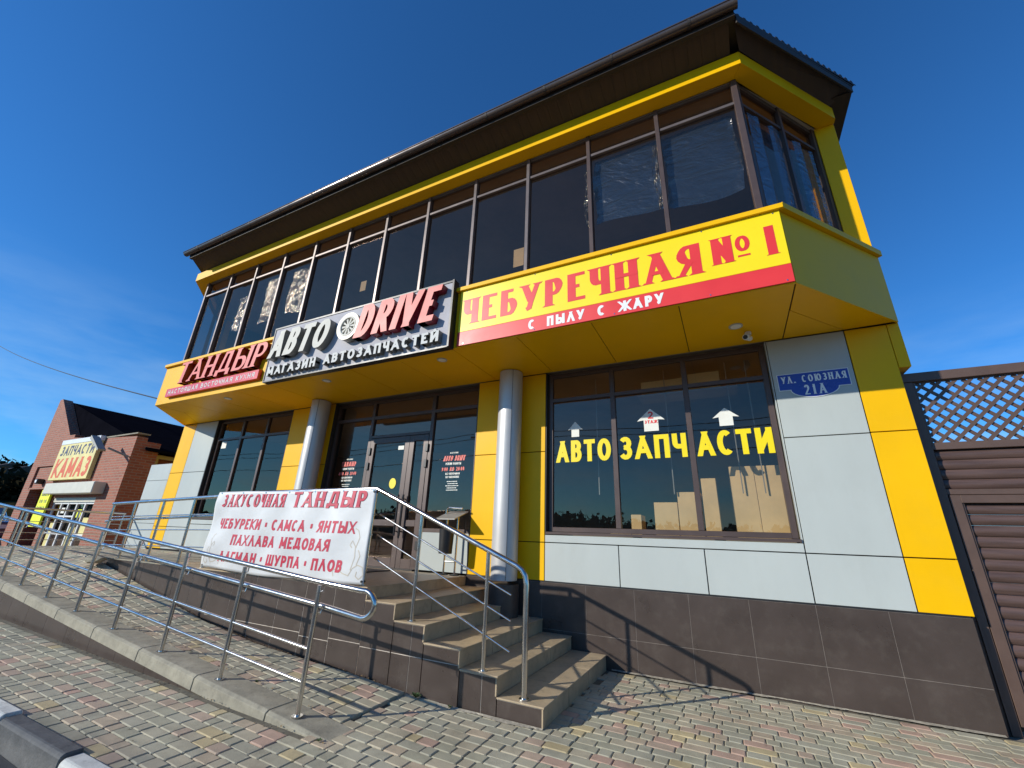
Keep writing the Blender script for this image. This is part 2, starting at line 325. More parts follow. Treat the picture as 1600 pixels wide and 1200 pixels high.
def glyph_polys(ch, H, W, tv, th, serif):
    """convex-ish quads (2-D) of one glyph, in its own box 0..W x 0..H, grouped by stroke"""
    w, strokes = G[ch]; out = []
    def wf(d): return (th + (tv - th) * abs(d.y) ** 1.0 * (.45 if (d.x * d.y > .15 and serif) else 1.)) / 2
    mx_, my_ = tv / 2, th / 2
    for st in strokes:
        pts = [(mx_ + x * max(W - tv, .001), my_ + y * (H - th)) for x, y in st]
        if len(pts) == 2 or True:
            # vertical strokes: carry ends to the full cap height
            pts = list(pts)
            for k, kk in ((0, 1), (-1, -2)):
                d = Vector(pts[k]) - Vector(pts[kk])
                if d.length > 0 and abs(d.y) > .6 * d.length and (abs(st[k][1]) < 1e-6 or abs(st[k][1] - 1) < 1e-6):
                    s_ = (my_ + (wf(d.normalized()) * abs(d.normalized().x))) / abs(d.normalized().y); pts[k] = tuple(Vector(pts[k]) + d.normalized() * s_)
                elif d.length > 0 and abs(d.y) < .3 * d.length and (abs(st[k][0]) < 1e-6 or abs(st[k][0] - 1) < 1e-6):
                    pts[k] = tuple(Vector(pts[k]) + d.normalized() * mx_)
        q, closed = segs(pts, wf)
        # straight cut at cap line / base line
        for a in q:
            for v in a:
                if v.y > H and max(y for _, y in st) <= 1.001: v.y = H
                if v.y < 0 and min(y for _, y in st) > -.01: v.y = 0
        out.append(q)
        if serif and not closed:
            for k, kk in ((0, 1), (-1, -2)):
                d = Vector(pts[k]) - Vector(pts[kk]); y = st[k][1]
                if abs(d.y) > .55 * d.length and (abs(y) < .03 or abs(y - 1) < .03):
                    cx = pts[k][0]; hwid = wf(d.normalized()) + serif; yb = 0 if y < .5 else H; sg = 1 if y < .5 else -1
                    t1 = serif * .45
                    out.append([[Vector((cx - hwid, yb)), Vector((cx + hwid, yb)), Vector((cx + hwid * .62, yb + sg * t1 * 1.5)), Vector((cx - hwid * .62, yb + sg * t1 * 1.5))]])
    return out

def layout(text, H, width, gap=.16, space=.38):
    ws = [G[c][0] if c != ' ' else space for c in text]
    tot = sum(ws) * H + gap * H * (len(text) - 1); k = width / tot
    x = 0; res = []
    for c, w_ in zip(text, ws):
        if c != ' ': res.append((c, x, w_ * H * k))
        x += (w_ + gap) * H * k
    return res
def glyph_mesh(mb, ch, x0, z0, H, W, tv, th, depth, shear=0, serif=0, xf=None, y0=0.0, base=0, face=True, grow=0.0):
    """adds the glyph to mb: x right, z up, front face towards -Y at y0-depth"""
    k = base
    for q in glyph_polys(ch, H, W, tv + grow, th + grow, serif):
        k += 1
        for ai, a in enumerate(q):
            d = depth + k * .0005 + (ai % 4) * .00012
            pts = [(x0 + p.x + shear * p.y, z0 + p.y) for p in a]
            if xf: v = [xf(x, z, d) for x, z in pts] + [xf(x, z, 0) for x, z in pts]
            else: v = [(x, y0 - d, z) for x, z in pts] + [(x, y0, z) for x, z in pts]
            fs = [(0, 1, 2, 3)] + ([(0, 4, 5, 1), (2, 6, 7, 3)] + [(1, 5, 6, 2), (3, 7, 4, 0)] if depth > .001 else [])
            o = len(mb.v); mb.v += [tuple(t) for t in v]
            for i, f in enumerate(fs):
                mb.f.append(tuple(j + o for j in f)); mb.mi.append(0 if i == 0 else 1)
def text_flat(name, m, parent, text, x0, x1, z0, z1, y, tv, th=None, shear=0, serif=0, gap=.16, xf=None, space=.38, depth=.0008, grow=0.):
    H = z1 - z0; mb = MB(); th = th or tv
    for i, (c, x, W) in enumerate(layout(text, H, x1 - x0, gap, space)):
        glyph_mesh(mb, c, x0 + x, z0, H, W, tv, th, depth, shear, serif, xf, y, grow=grow)
    return raw_build(mb, name, [m, m], parent)
def raw_build(mb, name, ms, parent):
    me = bpy.data.meshes.new(name); off = rootloc(parent)
    me.from_pydata([Vector(v) - off for v in mb.v], [], mb.f)
    for x in ms: me.materials.append(x)
    me.polygons.foreach_set('material_index', mb.mi)
    bm = bmesh.new(); bm.from_mesh(me); bmesh.ops.remove_doubles(bm, verts=bm.verts, dist=1e-5)
    bmesh.ops.dissolve_degenerate(bm, dist=1e-6, edges=bm.edges)
    bm.to_mesh(me); bm.free()
    o = bpy.data.objects.new(name, me); C.objects.link(o); o.parent = parent; return o
def text_3d(parent, text, x0, x1, z0, z1, y, depth, mf, ms, tv, th=None, shear=0, serif=0, gap=.16, name='letter', space=.38):
    H = z1 - z0; th = th or tv
    for i, (c, x, W) in enumerate(layout(text, H, x1 - x0, gap, space)):
        mb = MB(); glyph_mesh(mb, c, x0 + x, z0, H, W, tv, th, depth, shear, serif, None, y)
        raw_build(mb, name, [mf, ms], parent)

# ================================================================== SETTING
def zg(x): return max(0., min(.46, .02 * (-2 - x)))
def sheet(name, m, xs, ys, zf):
    mb = MB(); vs = [(x, y, zf(x, y)) for y in ys for x in xs]; n = len(xs)
    mb.add(vs, [(j * n + i, j * n + i + 1, (j + 1) * n + i + 1, (j + 1) * n + i) for j in range(len(ys) - 1) for i in range(n - 1)])
    return mb.build(name, m)
XS = [-400, -60, -25, -20, -15, -10, -6, -2, 2, 10, 60, 400]
ground = struct(sheet('ground', EARTH, XS, [-60, -30, -11.9, -11.8, -4.02, -3.9, -3.85, 0, 6, 30, 400], lambda x, y: (-.17 if y < -3.87 else -.03) + zg(x)))
struct(sheet('road', ASPH, XS, [-11.8, -4.0], lambda x, y: -.13 + zg(x)))
pavement = struct(sheet('pavement', JOINT, [-25, -20, -15, -10, -6, -2, 2, 9], [-3.86, -.002], lambda x, y: -.013 + zg(x)))

# street kerb: painted stones
kerb = struct(box('kerb', CONC, None, -25, 9, -3.97, -3.875, -.30, -.06))
kx = -3.78
for i in range(-6, 22):
    x1 = kx - i * 1.0; x0 = x1 - .988
    z = zg((x0 + x1) / 2)
    mb = MB(); j = random.uniform(-.004, .004)
    prof = [(-3.868 + j, -.14), (-3.868 + j, .012), (-3.876, .022), (-3.965, .022), (-3.985, .004), (-3.998, -.14)]
    mb.prism([(x0, y, z + h) for y, h in prof], (0, 0, 0), (x1 - x0, 0, 0))
    k = mb.build('kerb_stone', KB if i % 2 == 0 else KW, kerb, bevel=.006)

# pavers -------------------------------------------------------------
def proj(p):
    d = Vector(p) - Vector((0, -5.6, 1.39)); z = d.dot(fwd)
    if z < .05: return None
    return 800 + 653.08 * d.dot(right) / z, 600 + 653.08 * d.dot(down) / z, z
def paver_shape(l, wd, h=.03):
    b = .007; x, y = l / 2, wd / 2
    top = [(-x + b * 1.6, -y + b), (x - b * 2.2, -y + b * .6), (x - b, -y + b * 2), (x - b, y - b * 1.6), (x - b * 1.8, y - b), (-x + b * 2, y - b * .7), (-x + b, y - b * 2.2), (-x + b, -y + b * 1.8)]
    low = [(px * (x / (x - b)), py * (y / (y - b))) for px, py in top]
    v = [(a, c, 0) for a, c in top] + [(a, c, -.006) for a, c in low] + [(a, c, -h) for a, c in low]
    f = [tuple(range(8))] + [(8 + i, 8 + (i + 1) % 8, (i + 1) % 8, i) for i in range(8)] + [(16 + i, 16 + (i + 1) % 8, 8 + (i + 1) % 8, 8 + i) for i in range(8)]
    return v, f
shapes = {}
def paver_mesh(l, wd, c):
    k = (l, wd, c)
    if k not in shapes:
        v, f = paver_shape(l, wd); me = bpy.data.meshes.new('paver'); me.from_pydata(v, [], f); me.materials.append(PAV[c]); shapes[k] = me
    return shapes[k]
def lay(parent, cells, nmax=300):
    """cells: (x,y,z,l,w,slopeX,slopeY,c)"""
    sc_ = []
    for c in cells:
        p = proj(c[:3])
        if p is None: a = 0
        else:
            inside = -20 < p[0] < 1620 and -20 < p[1] < 1220
            a = 1 / p[2] ** 2 * (1.39 - c[2]) / p[2] if inside else 0
        sc_.append(a)
    order = sorted(range(len(cells)), key=lambda i: -sc_[i]); big = set(order[:nmax])
    off = rootloc(parent); st = MB()
    for i, (x, y, z, l, wd, sx, sy, c) in enumerate(cells):
        tx = sx + random.gauss(0, .006); ty = sy + random.gauss(0, .006); dz = random.gauss(0, .0012); rz = random.gauss(0, .006)
        if i in big:
            o = bpy.data.objects.new('paver', paver_mesh(l, wd, c)); C.objects.link(o); o.parent = parent
            o.location = Vector((x, y, z + dz)) - off; o.rotation_euler = (math.atan(ty), -math.atan(tx), rz)
        else:
            v, f = paver_shape(l, wd); st.m = c
            st.add([(x + a * math.cos(rz) - b * math.sin(rz), y + b * math.cos(rz) + a * math.sin(rz), z + dz + cc + a * tx + b * ty) for a, b, cc in v], f)
    if st.v:
        o = st.build('paver_field', PAV, parent); o['kind'] = 'stuff'
LEN = [.10, .15, .20]
def pick(): return random.choices(range(8), [26, 20, 16, 9, 7, 6, 14, 12])[0]
cells = []; RW = .105
for r in range(36):
    y = -3.865 + RW / 2 + .004 + r * RW
    if y > -.05: break
    x = 5.5 + random.random() * .2
    while x > -14:
        l = random.choices(LEN, [2, 3, 4])[0]; cx = x - l / 2 - .003
        blocked = (y > -1.90 and cx < -1.50) or (y > -2.98 and cx - l / 2 < -2.92)
        if not blocked:
            p = proj((cx, y, zg(cx)))
            if p and -350 < p[0] < 1950 and p[1] < 1700:
                cells.append((cx, y, zg(cx), l - .0045, RW - .0045, -.02 if cx < -2 else 0, 0, pick()))
        x -= l
lay(pavement, cells)

# ================================================================== WHEELCHAIR RAMP
def lin(x, pts):
    if x >= pts[0][0]: return pts[0][1]
    for (a, b), (c, d) in zip(pts, pts[1:]):
        if x >= c: return b + (d - b) * (x - a) / (c - a)
    return pts[-1][1]
YI, YO = -1.935, -2.70
def zin(x): return lin(x, [(-2.4, .012), (-3.49, .085), (-4.38, .12), (-5.05, .155), (-6.04, .26), (-6.93, .40), (-9.3, .80), (-10.2, .85), (-14, .85)])
def zout(x): return lin(x, [(-2.5, .0), (-3.13, .048), (-9.81, .575), (-13.2, .85), (-14, .85)])
def zr(x, y):
    t = (y - YO) / (YI - YO); return zout(x) + (zin(x) - zout(x)) * max(0, min(1.05, t))
ramp = thing('wheelchair_ramp', (-7, -2.4, 0), 'long paved wheelchair ramp climbing left beside the entrance platform', 'ramp')
xs = [-2.86 - .4 * i for i in range(28)]
mb = MB(); n = len(xs)
mb.add([(x, y, zr(x, y) - .014) for y in (YI, YO) for x in xs] + [(x, y, -.1) for y in (YI, YO) for x in xs],
       [(i, i + 1, n + i + 1, n + i) for i in range(n - 1)] + [(n + i, n + i + 1, 3 * n + i + 1, 3 * n + i) for i in range(n - 1)])
mb.build('ramp_bed', JOINT, ramp)
cells = []
for r in range(7):
    y = YO + .012 + RW * (r + .5); x = -2.84
    while x > -13.6:
        l = random.choices(LEN, [2, 3, 4])[0]; cx = x - l / 2
        s = (zr(cx + .1, y) - zr(cx - .1, y)) / .2; s2 = (zr(cx, YI) - zr(cx, YO)) / (YI - YO)
        cells.append((cx, y, zr(cx, y), l - .0045, RW - .0045, s, s2, pick())); x -= l
lay(ramp, cells)
# kerb stones of the ramp
x = -2.62
while x > -13.5:
    l = random.choice([.9, 1.0, 1.0, 1.1]) if x < -3 else .75
    a, b = x, x - l + .01
    za, zb = zout(a) + .012, zout(b) + .012
    if x > -2.7: za = .006
    mb = MB()
    def sec(xx, z): return [(xx, -2.705, z), (xx, -2.93, z), (xx, -2.955, z - .018), (xx, -2.962, z - .11), (xx, -2.705, z - .11)]
    A = sec(a, za); B = sec(b, zb)
    mb.add(A + B, [(0, 1, 2, 3, 4), (9, 8, 7, 6, 5)] + [(i, (i + 1) % 5, (i + 1) % 5 + 5, i + 5) for i in range(5)])
    mb.build('kerb_stone', CONC, ramp, bevel=.004); x -= l
mb = MB(); xs2 = [-3.4 - .5 * i for i in range(21)]
mb.add([(x, -2.941, max(zg(x) - .1, zout(x) - .09)) for x in xs2] + [(x, -2.941, zg(x) - .1) for x in xs2], [(i, i + 1, len(xs2) + i + 1, len(xs2) + i) for i in range(len(xs2) - 1)])
mb.build('side_mortar', MORT, ramp)
x = -4.0
while x > -13.4:
    a, b = x, x - .595; t0, t1 = zout(a) - .098, zout(b) - .098
    mb = MB(); lo = min(zg(a), zg(b)) - .05
    if t0 > lo + .02:
        mb.prism([(a, -2.932, lo), (a, -2.932, t0), (b, -2.932, t1), (b, -2.932, lo)], (0, 0, 0), (0, -.012, 0)); mb.build('wall_tile', TILE, ramp)
    x -= .6

# ================================================================== ENTRANCE PLATFORM AND STEPS
PZ = .85; PY = -1.92
steps = thing('entrance_steps', (-3, -1, 0), 'beige tiled flight of six steps rising left to the shop door platform', 'steps')
ex = [-3.50, -3.09, -2.71, -2.30, -1.92, -1.50]; ez = [.85, .73, .585, .44, .29, .145]
YB = -.012
for i in range(1, 6):
    x0, x1, z = ex[i - 1], ex[i], ez[i]
    body = box('step', MORT, steps, x0 + .004, x1 - .014, PY + .0028, YB, -.08, z - .014)
    # treads and risers: three tiles across, each a piece
    ys = [PY - .012, PY + .60, PY + 1.21, YB - .002]
    for k in range(3):
        box('tread_tile', BEIGE, body, x0 + .001, x1 + .008, ys[k] + .002, ys[k + 1] - .002, z - .013, z + random.uniform(-.001, .001), bevel=.0025)
        box('riser_tile', BEIGE, body, x1 - .013, x1 - .001, ys[k] + .004, ys[k + 1] - .004, (ez[i + 1] if i < 5 else -.02) + .002, z - .0145)
    # side tiles (brown), split as they were cut
    cut = [x0 + .002, x1 - .002] if i % 2 else [x0 + .002, x0 + .23, x1 - .002]
    for a, b in zip(cut, cut[1:]):
        zs = [-.03, z - .016] if z < .4 else [-.03, .31, z - .016]
        for c, d in zip(zs, zs[1:]):
            box('side_tile', TILE, body, a + .003, b - .003, PY, PY + .0145, c + .0035, d - .0035)
plat = thing('entrance_platform', (-8, -1, 0), 'raised entrance platform faced in dark brown tiles behind the banner', 'platform')
body = box('platform_block', MORT, plat, -13.9, -3.504, PY + .0028, -.013, -.1, PZ - .014)
box('riser_tile', BEIGE, plat, -3.502, -3.492, PY, YB, .735, PZ - .0145)
x = -3.49; r = 0
while x > -9.6:
    y = PY - .012; k = 0
    while y < YB - .05:
        y1 = min(y + .60, YB)
        box('floor_tile', BEIGE if x > -7.6 else CONC, plat, max(x - .596, -9.7), x - .002, y + .002, y1 - .002, PZ - .013, PZ + random.uniform(-.001, .001)); y = y1
    x -= .6
# the rest of the raised forecourt on the left is block paved
box('forecourt_bed', JOINT, plat, -13.88, -9.72, YI + .02, YB, PZ - .013, PZ - .012)
cells = []
for r in range(18):
    y = YI + .03 + RW * (r + .5); x = -9.74
    while x > -13.6 and y < -.08:
        l = random.choices(LEN, [2, 3, 4])[0]; cells.append((x - l / 2, y, PZ, l - .0045, RW - .0045, 0, 0, pick())); x -= l
lay(plat, cells, 60)
x = -3.502; k = 0
while x > -9.2:
    a, b = x - .002, x - .446
    lo = min(zin(a), zin(b)) - .03; rows = [lo, .33, PZ - .016] if lo < .25 else [lo, PZ - .016]
    if k == 1: rows = [lo, .30, PZ - .016]
    for c, d in zip(rows, rows[1:]):
        box('wall_tile', TILE, plat, b, a - .002, PY, PY + .0145, c + .0035, d - .0035)
    x -= .45; k += 1
# odd stone lying at the platform corner
mb = MB(); bm = bmesh.new(); bmesh.ops.create_icosphere(bm, subdivisions=2, radius=.13)
random.seed(3)
for v in bm.verts: v.co *= random.uniform(.82, 1.1); v.co.z *= .5; v.co.x *= 1.5
me = bpy.data.meshes.new('stone'); bm.to_mesh(me); bm.free(); me.materials.append(CONC)
o = bpy.data.objects.new('stone', me); C.objects.link(o); o.location = (-9.1, -2.1, .83)
tag(o, 'pale rough stone lump at the left end of the platform edge', 'stone')
random.seed(11)

# ================================================================== SHOP BUILDING
shop = thing('shop_building', (-5.2, 0, 0), 'two-storey yellow and grey shop with overhanging glazed upper floor', 'building')
PT = .87  # plinth top
XR, XL = 1.82, -12.28
# --- core walls
mb = MB()
mb.box(XL + .03, -10.80, .03, .26, 0, 3.79); mb.box(.66, XR - .01, .03, .26, 0, 3.79); mb.box(-10.80, -6.82, .03, .26, 0, 1.32); mb.box(-3.46, .66, .03, .26, 0, 1.32); mb.box(-6.82, -3.46, .03, .26, 0, .84)
mb.box(-8.12, -6.82, .03, .26, 1.32, 3.79); mb.box(-3.46, -2.26, .03, .26, 1.32, 3.79)
mb.box(XR - .26, XR - .01, .26, 9, 0, 6.95); mb.box(XL + .03, XL + .25, .26, 9, 0, 6.95); mb.box(XL + .03, XR - .01, 9, 9.25, 0, 6.95)
mb.build('core_wall', DARKJ, shop)
box('ground_floor', ROOM, shop, XL + .25, XR - .26, .26, 9, .6, .86)
box('room_back_wall', ROOM, shop, XL + .25, XR - .26, 5.0, 5.1, .86, 3.79)
# upper floor slab, following the chamfered bay
mb = MB(); mb.prism([(-10.80, -1.27, 3.83), (.80, -1.27, 3.83), (1.88, .02, 3.83), (1.80, 9, 3.83), (-12.2, 9, 3.83), (-12.25, .02, 3.83)], (0, 0, 0), (0, 0, .80))
mb.build('upper_slab', ROOM, shop)
mb = MB(); mb.prism([(-10.4, -1.22, 6.87), (.72, -1.22, 6.87), (1.72, .0, 6.87), (1.72, 9, 6.87), (-12.2, 9, 6.87), (-12.1, .0, 6.87)], (0, 0, 0), (0, 0, .2))
mb.build('upper_ceiling', CEIL, shop)
box('upper_back_wall', ROOM, shop, XL + .25, XR - .26, 4.2, 4.3, 4.63, 6.87)

# --- plinth tiles
mb = MB().box(-1.49, XR - .004, .0022, .03, -.05, PT - .013); mb.build('plinth_mortar', MORTD, shop)
box('plinth_mortar', MORTD, shop, -3.5, -1.49, .0022, .03, .1, PT - .013)
xj = [XR, 1.23, .655, .06, -.54, -1.14, -1.73, -2.32, -2.91, -3.5]
for a, b in zip(xj, xj[1:]):
    for c, d in ((-.05, .326), (.326, PT - .012)):
        o = box('plinth_tile', TILE, shop, b + .0025, a - .0025, 0, .0125, c + .0025, d - .0025)
mb = MB().box(XR - .013, XR, .014, 6, -.05, PT - .012); mb.build('plinth_side', TILE, shop)
box('plinth_gap', BLK, shop, -3.48, XR - .01, .004, .02, PT - .0115, PT + .006)

# --- composite panels
def panel(m, poly, y=-.004, th=.012, name='facade_panel'):
    mb = MB(); mb.prism([(x, y, z) for x, z in poly], (0, 0, 0), (0, th + .012, 0)); return mb.build(name, m, shop, bevel=.002)
def prect(m, x0, x1, z0, z1, **k):
    gp = .0055; return panel(m, [(x0 + gp, z0 + gp), (x1 - gp, z0 + gp), (x1 - gp, z1 - gp), (x0 + gp, z1 - gp)], **k)
TOPZ = 3.795
for a, b in ((1.45, .66), (.66, -.315), (-.315, -1.295), (-1.295, -2.285)): prect(GREY, b, a, PT, 1.345)
prect(GREY, -2.285, .66, 1.345, 1.445)
prect(GREY, .66, 1.45, 1.345, 2.575); prect(GREY, .66, 1.45, 2.575, TOPZ)
for c, d in ((PT, 1.345), (1.345, 2.58), (2.58, TOPZ)):
    prect(YEL, 1.45, XR + .02, c, d); prect(YEL, -3.48, -2.285, c, d); prect(YEL, -8.10, -6.84, c, d); prect(YEL, XL - .02, -11.72, c, d); prect(GREY, -11.72, -10.82, c, d)
for a, b in ((-8.1, -9.0), (-9.0, -9.9), (-9.9, -10.82)): prect(GREY, b, a, PT, 1.42)
prect(GREY, -10.82, -8.1, 1.42, 1.52)
# corner returns
box('corner_return', YEL, shop, XR + .008, XR + .02, .02, 9, PT, TOPZ); box('corner_return', YEL, shop, XL - .02, XL - .008, .02, 9, PT, TOPZ)
# reveals of the openings
for (x0, x1, z0) in ((-2.27, .645, 1.445), (-6.825, -3.495, PT), (-10.805, -8.115, 1.52)):
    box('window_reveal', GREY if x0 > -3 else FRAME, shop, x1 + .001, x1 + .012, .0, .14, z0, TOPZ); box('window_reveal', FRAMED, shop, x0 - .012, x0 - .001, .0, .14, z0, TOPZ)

# --- shop windows
def window(x0, x1, z0, z1, ym, muls, transom, sill=True, fm=FRAME, gm=GLL, fw=.06, label=None):
    f = MB(); yf, yb = ym, ym + .06
    f.box(x0, x0 + fw, yf, yb, z0, z1); f.box(x1 - fw, x1, yf, yb, z0, z1); f.box(x0 + fw, x1 - fw, yf, yb, z0, z0 + fw); f.box(x0 + fw, x1 - fw, yf, yb, z1 - fw, z1)
    win = f.build('window', fm, shop, bevel=.003)
    if label: win['label'] = label
    xs = [x0 + fw] + muls + [x1 - fw]
    for m_ in muls: box('mullion', fm, win, m_ - .033, m_ + .033, yf - .004, yb, z0 + fw, z1 - fw, bevel=.003)
    zs = [z0 + fw] + ([transom] if transom else []) + [z1 - fw]
    for i, (a, b) in enumerate(zip(xs, xs[1:])):
        a += .033 if i else 0; b -= .033 if i < len(xs) - 2 else 0
        if transom: box('transom', fm, win, a, b, yf - .002, yb, transom - .025, transom + .025)
        for j, (c, d) in enumerate(zip(zs, zs[1:])):
            c += .025 if j else 0; d -= .025 if (j < len(zs) - 2) else 0
            mb = MB(); t = random.uniform(-.0012, .0012)
            mb.add([(a, yf + .03 + t, c), (b, yf + .03 - t, c), (b, yf + .03 - t, d), (a, yf + .03 + t, d)], [(0, 1, 2, 3)])
            mb.build('pane', gm, win)
    if sill: box('window_sill', FRAME, shop, x0 - .01, x1 + .01, -.02, yf - .002, z0 - .035, z0 - .004)
    return win
window(-2.258, .634, 1.485, 3.785, .07, [-1.295, -.325], 3.36, label='three-bay shop window with yellow lettering')
window(-10.79, -8.125, 1.56, 3.785, .07, [-9.88, -9.0], 3.33, label='left shop window half hidden by the banner')
# --- entrance: side lights, transom lights, double door
ent = MB()
EX = [-6.81, -5.86, -4.45, -3.51]
for x in EX: ent.box(x - .035, x + .035, .09, .16, PZ + .01, 3.78)
for a, b in zip(EX, EX[1:]):
    ent.box(a + .035, b - .035, .09, .16, 3.72, 3.78); ent.box(a + .035, b - .035, .09, .16, 3.40, 3.46)
ent.box(EX[1] + .035, EX[2] - .035, .09, .16, 3.03, 3.08)
ent.box(EX[0] + .035, EX[1] - .035, .09, .16, 1.42, 1.48); ent.box(EX[2] + .035, EX[3] - .035, .09, .16, 1.42, 1.48)
entr = ent.build('entrance_frame', FRAME, shop, bevel=.003)
def pane(par, x0, x1, z0, z1, y, m=GLL):
    mb = MB(); t = random.uniform(-.001, .001); mb.add([(x0, y + t, z0), (x1, y - t, z0), (x1, y - t, z1), (x0, y + t, z1)], [(0, 1, 2, 3)]); return mb.build('pane', m, par)
for a, b in zip(EX, EX[1:]): pane(entr, a + .035, b - .035, 3.46, 3.72, .125); 
pane(entr, EX[1] + .035, EX[2] - .035, 3.08, 3.40, .125)
for a, b in ((EX[0], EX[1]), (EX[2], EX[3])):
    pane(entr, a + .035, b - .035, 1.48, 3.40, .125)
    box('lower_panel', GREY, entr, a + .035, b - .035, .08, .10, PZ + .02, 1.42, bevel=.002)
def door(x0, x1, hl):
    f = MB(); fw = .10
    for a, b in ((x0, x0 + fw), (x1 - fw, x1)): f.box(a, b, .085, .145, PZ + .02, 3.02)
    for c, d in ((PZ + .02, PZ + .16), (1.50, 1.60), (2.92, 3.02)): f.box(x0 + fw, x1 - fw, .085, .145, c, d)
    dr = f.build('door', FRAME, shop, bevel=.003)
    pane(dr, x0 + fw, x1 - fw, PZ + .16, 1.50, .115); pane(dr, x0 + fw, x1 - fw, 1.60, 2.92, .115)
    hx = x1 - .05 if hl else x0 + .05
    h = MB(); h.tube([(hx, .03, 1.35), (hx, .03, 2.0)], .016, 8); h.tube([(hx, .03, 1.42), (hx, .085, 1.42)], .01, 6); h.tube([(hx, .03, 1.93), (hx, .085, 1.93)], .01, 6); h.build('handle', BLK, dr)
    qx = x0 + .01 if hl else x1 - .01
    for z in (1.15, 2.45, 2.72): box('hinge', BLK, dr, qx - .025, qx + .025, .06, .086, z, z + .13)
door(-5.82, -4.90, True); door(-4.895, -4.49, False)
box('threshold', FRAMED, shop, -5.82, -4.48, -.0, .1, PZ + .001, PZ + .02)

# --- columns of the porch
for nm, cx in (('right', -2.78), ('left', -7.0)):
    col = MB().disc((cx, -.21, PZ + .012), .178, TOPZ - PZ - .02, 40).build('column', SILV, shop, smooth=True)
    box('column_seam', DARKJ, col, cx + .10, cx + .104, -.21 - .1495, -.21 - .140, PZ + .02, TOPZ - .01)
MB().disc((-2.78, -.21, -.02), .205, PZ - .01, 28).build('column_foot', TILE, shop, smooth=True)

# --- projecting band, soffit
SZ = 3.80; BF = -1.33; BX0, BX1 = -10.85, .845
sj = [BX1, -.22, -1.19, -2.17, -3.15, -4.13, -5.11, -6.09, -7.07, -8.05, -9.03, -10.0, BX0]
def flat_panel(poly, z, m, name='soffit_panel', th=.012):
    cx = sum(p[0] for p in poly) / len(poly); cy = sum(p[1] for p in poly) / len(poly); out = []
    for x, y in poly:
        d = Vector((cx - x, cy - y)); d.normalize(); out.append((x + d.x * .008, y + d.y * .008, z))
    mb = MB(); mb.prism(out, (0, 0, 0), (0, 0, th)); return mb.build(name, m, shop)
box('soffit_backing', DARKJ, shop, -10.8, .80, -1.30, .0, 3.816, 3.828)
mb = MB(); mb.prism([(.8, -1.3, 3.816), (1.9, 0, 3.816), (.8, 0, 3.816)], (0, 0, 0), (0, 0, .012)); mb.build('soffit_backing', DARKJ, shop)
mb = MB(); mb.prism([(-10.8, -1.3, 3.816), (-12.2, 0, 3.816), (-10.8, 0, 3.816)], (0, 0, 0), (0, 0, .012)); mb.build('soffit_backing', DARKJ, shop)
for a, b in zip(sj, sj[1:]): flat_panel([(b, BF + .012), (a, BF + .012), (a, -.006), (b, -.006)], SZ, YEL)
flat_panel([(BX1 + .004, BF + .016), (1.93, -.03), (1.45, -.008), (BX1 + .004, -.75)], SZ, YEL); flat_panel([(BX1 + .004, -.75), (1.45, -.008), (BX1 + .004, -.008)], SZ, YEL)
flat_panel([(BX0 - .004, BF + .016), (-12.28, -.03), (-11.7, -.008), (BX0 - .004, -.75)], SZ, YEL); flat_panel([(BX0 - .004, -.75), (-11.7, -.008), (BX0 - .004, -.008)], SZ, YEL)
bj = [BX1, -3.07, -7.0, BX0]
for a, b in zip(bj, bj[1:]): panel(YEL, [(b + .004, SZ - .006), (a - .004, SZ - .006), (a - .004, 4.66), (b + .004, 4.66)], y=BF, th=.01, name='band_panel')
def wallpanel(p, q, z0, z1, m, name, th=.02):
    d = Vector((q[0] - p[0], q[1] - p[1], 0)).normalized(); nrm = Vector((-d.y, d.x, 0)) * th
    mb = MB(); mb.prism([(p[0], p[1], z0), (q[0], q[1], z0), (q[0], q[1], z1), (p[0], p[1], z1)], (0, 0, 0), nrm); return mb.build(name, m, shop, bevel=.002)
wallpanel((BX1 + .004, BF + .002), (1.945, -.02), SZ - .006, 4.655, YEL, 'band_panel')
wallpanel((-12.30, -.02), (BX0 - .004, BF + .002), SZ - .006, 4.655, YEL, 'band_panel')
box('band_panel', YEL, shop, 1.925, 1.945, -.016, 9, SZ, 4.655); box('band_panel', YEL, shop, -12.30, -12.28, -.016, 9, SZ, 4.655)
# cap ledge over the band
mb = MB(); mb.prism([(0, -1.385, 4.665), (0, -1.385, 4.72), (0, -1.15, 4.79), (0, -1.15, 4.665)], (BX0, 0, 0), (BX1 + .03, 0, 0)); mb.build('band_ledge', YEL, shop)
wallpanel((BX1 + .034, BF - .045), (1.985, -.03), 4.66, 4.735, YEL, 'band_ledge', th=.22)
wallpanel((-12.34, -.03), (BX0 - .01, BF - .045), 4.66, 4.735, YEL, 'band_ledge', th=.22)
# drop box at the right end of the band
mb = MB(); mb.box(XR + .022, 1.945, .0, .5, 3.27, SZ - .004); mb.build('band_return', YEL, shop, bevel=.003)

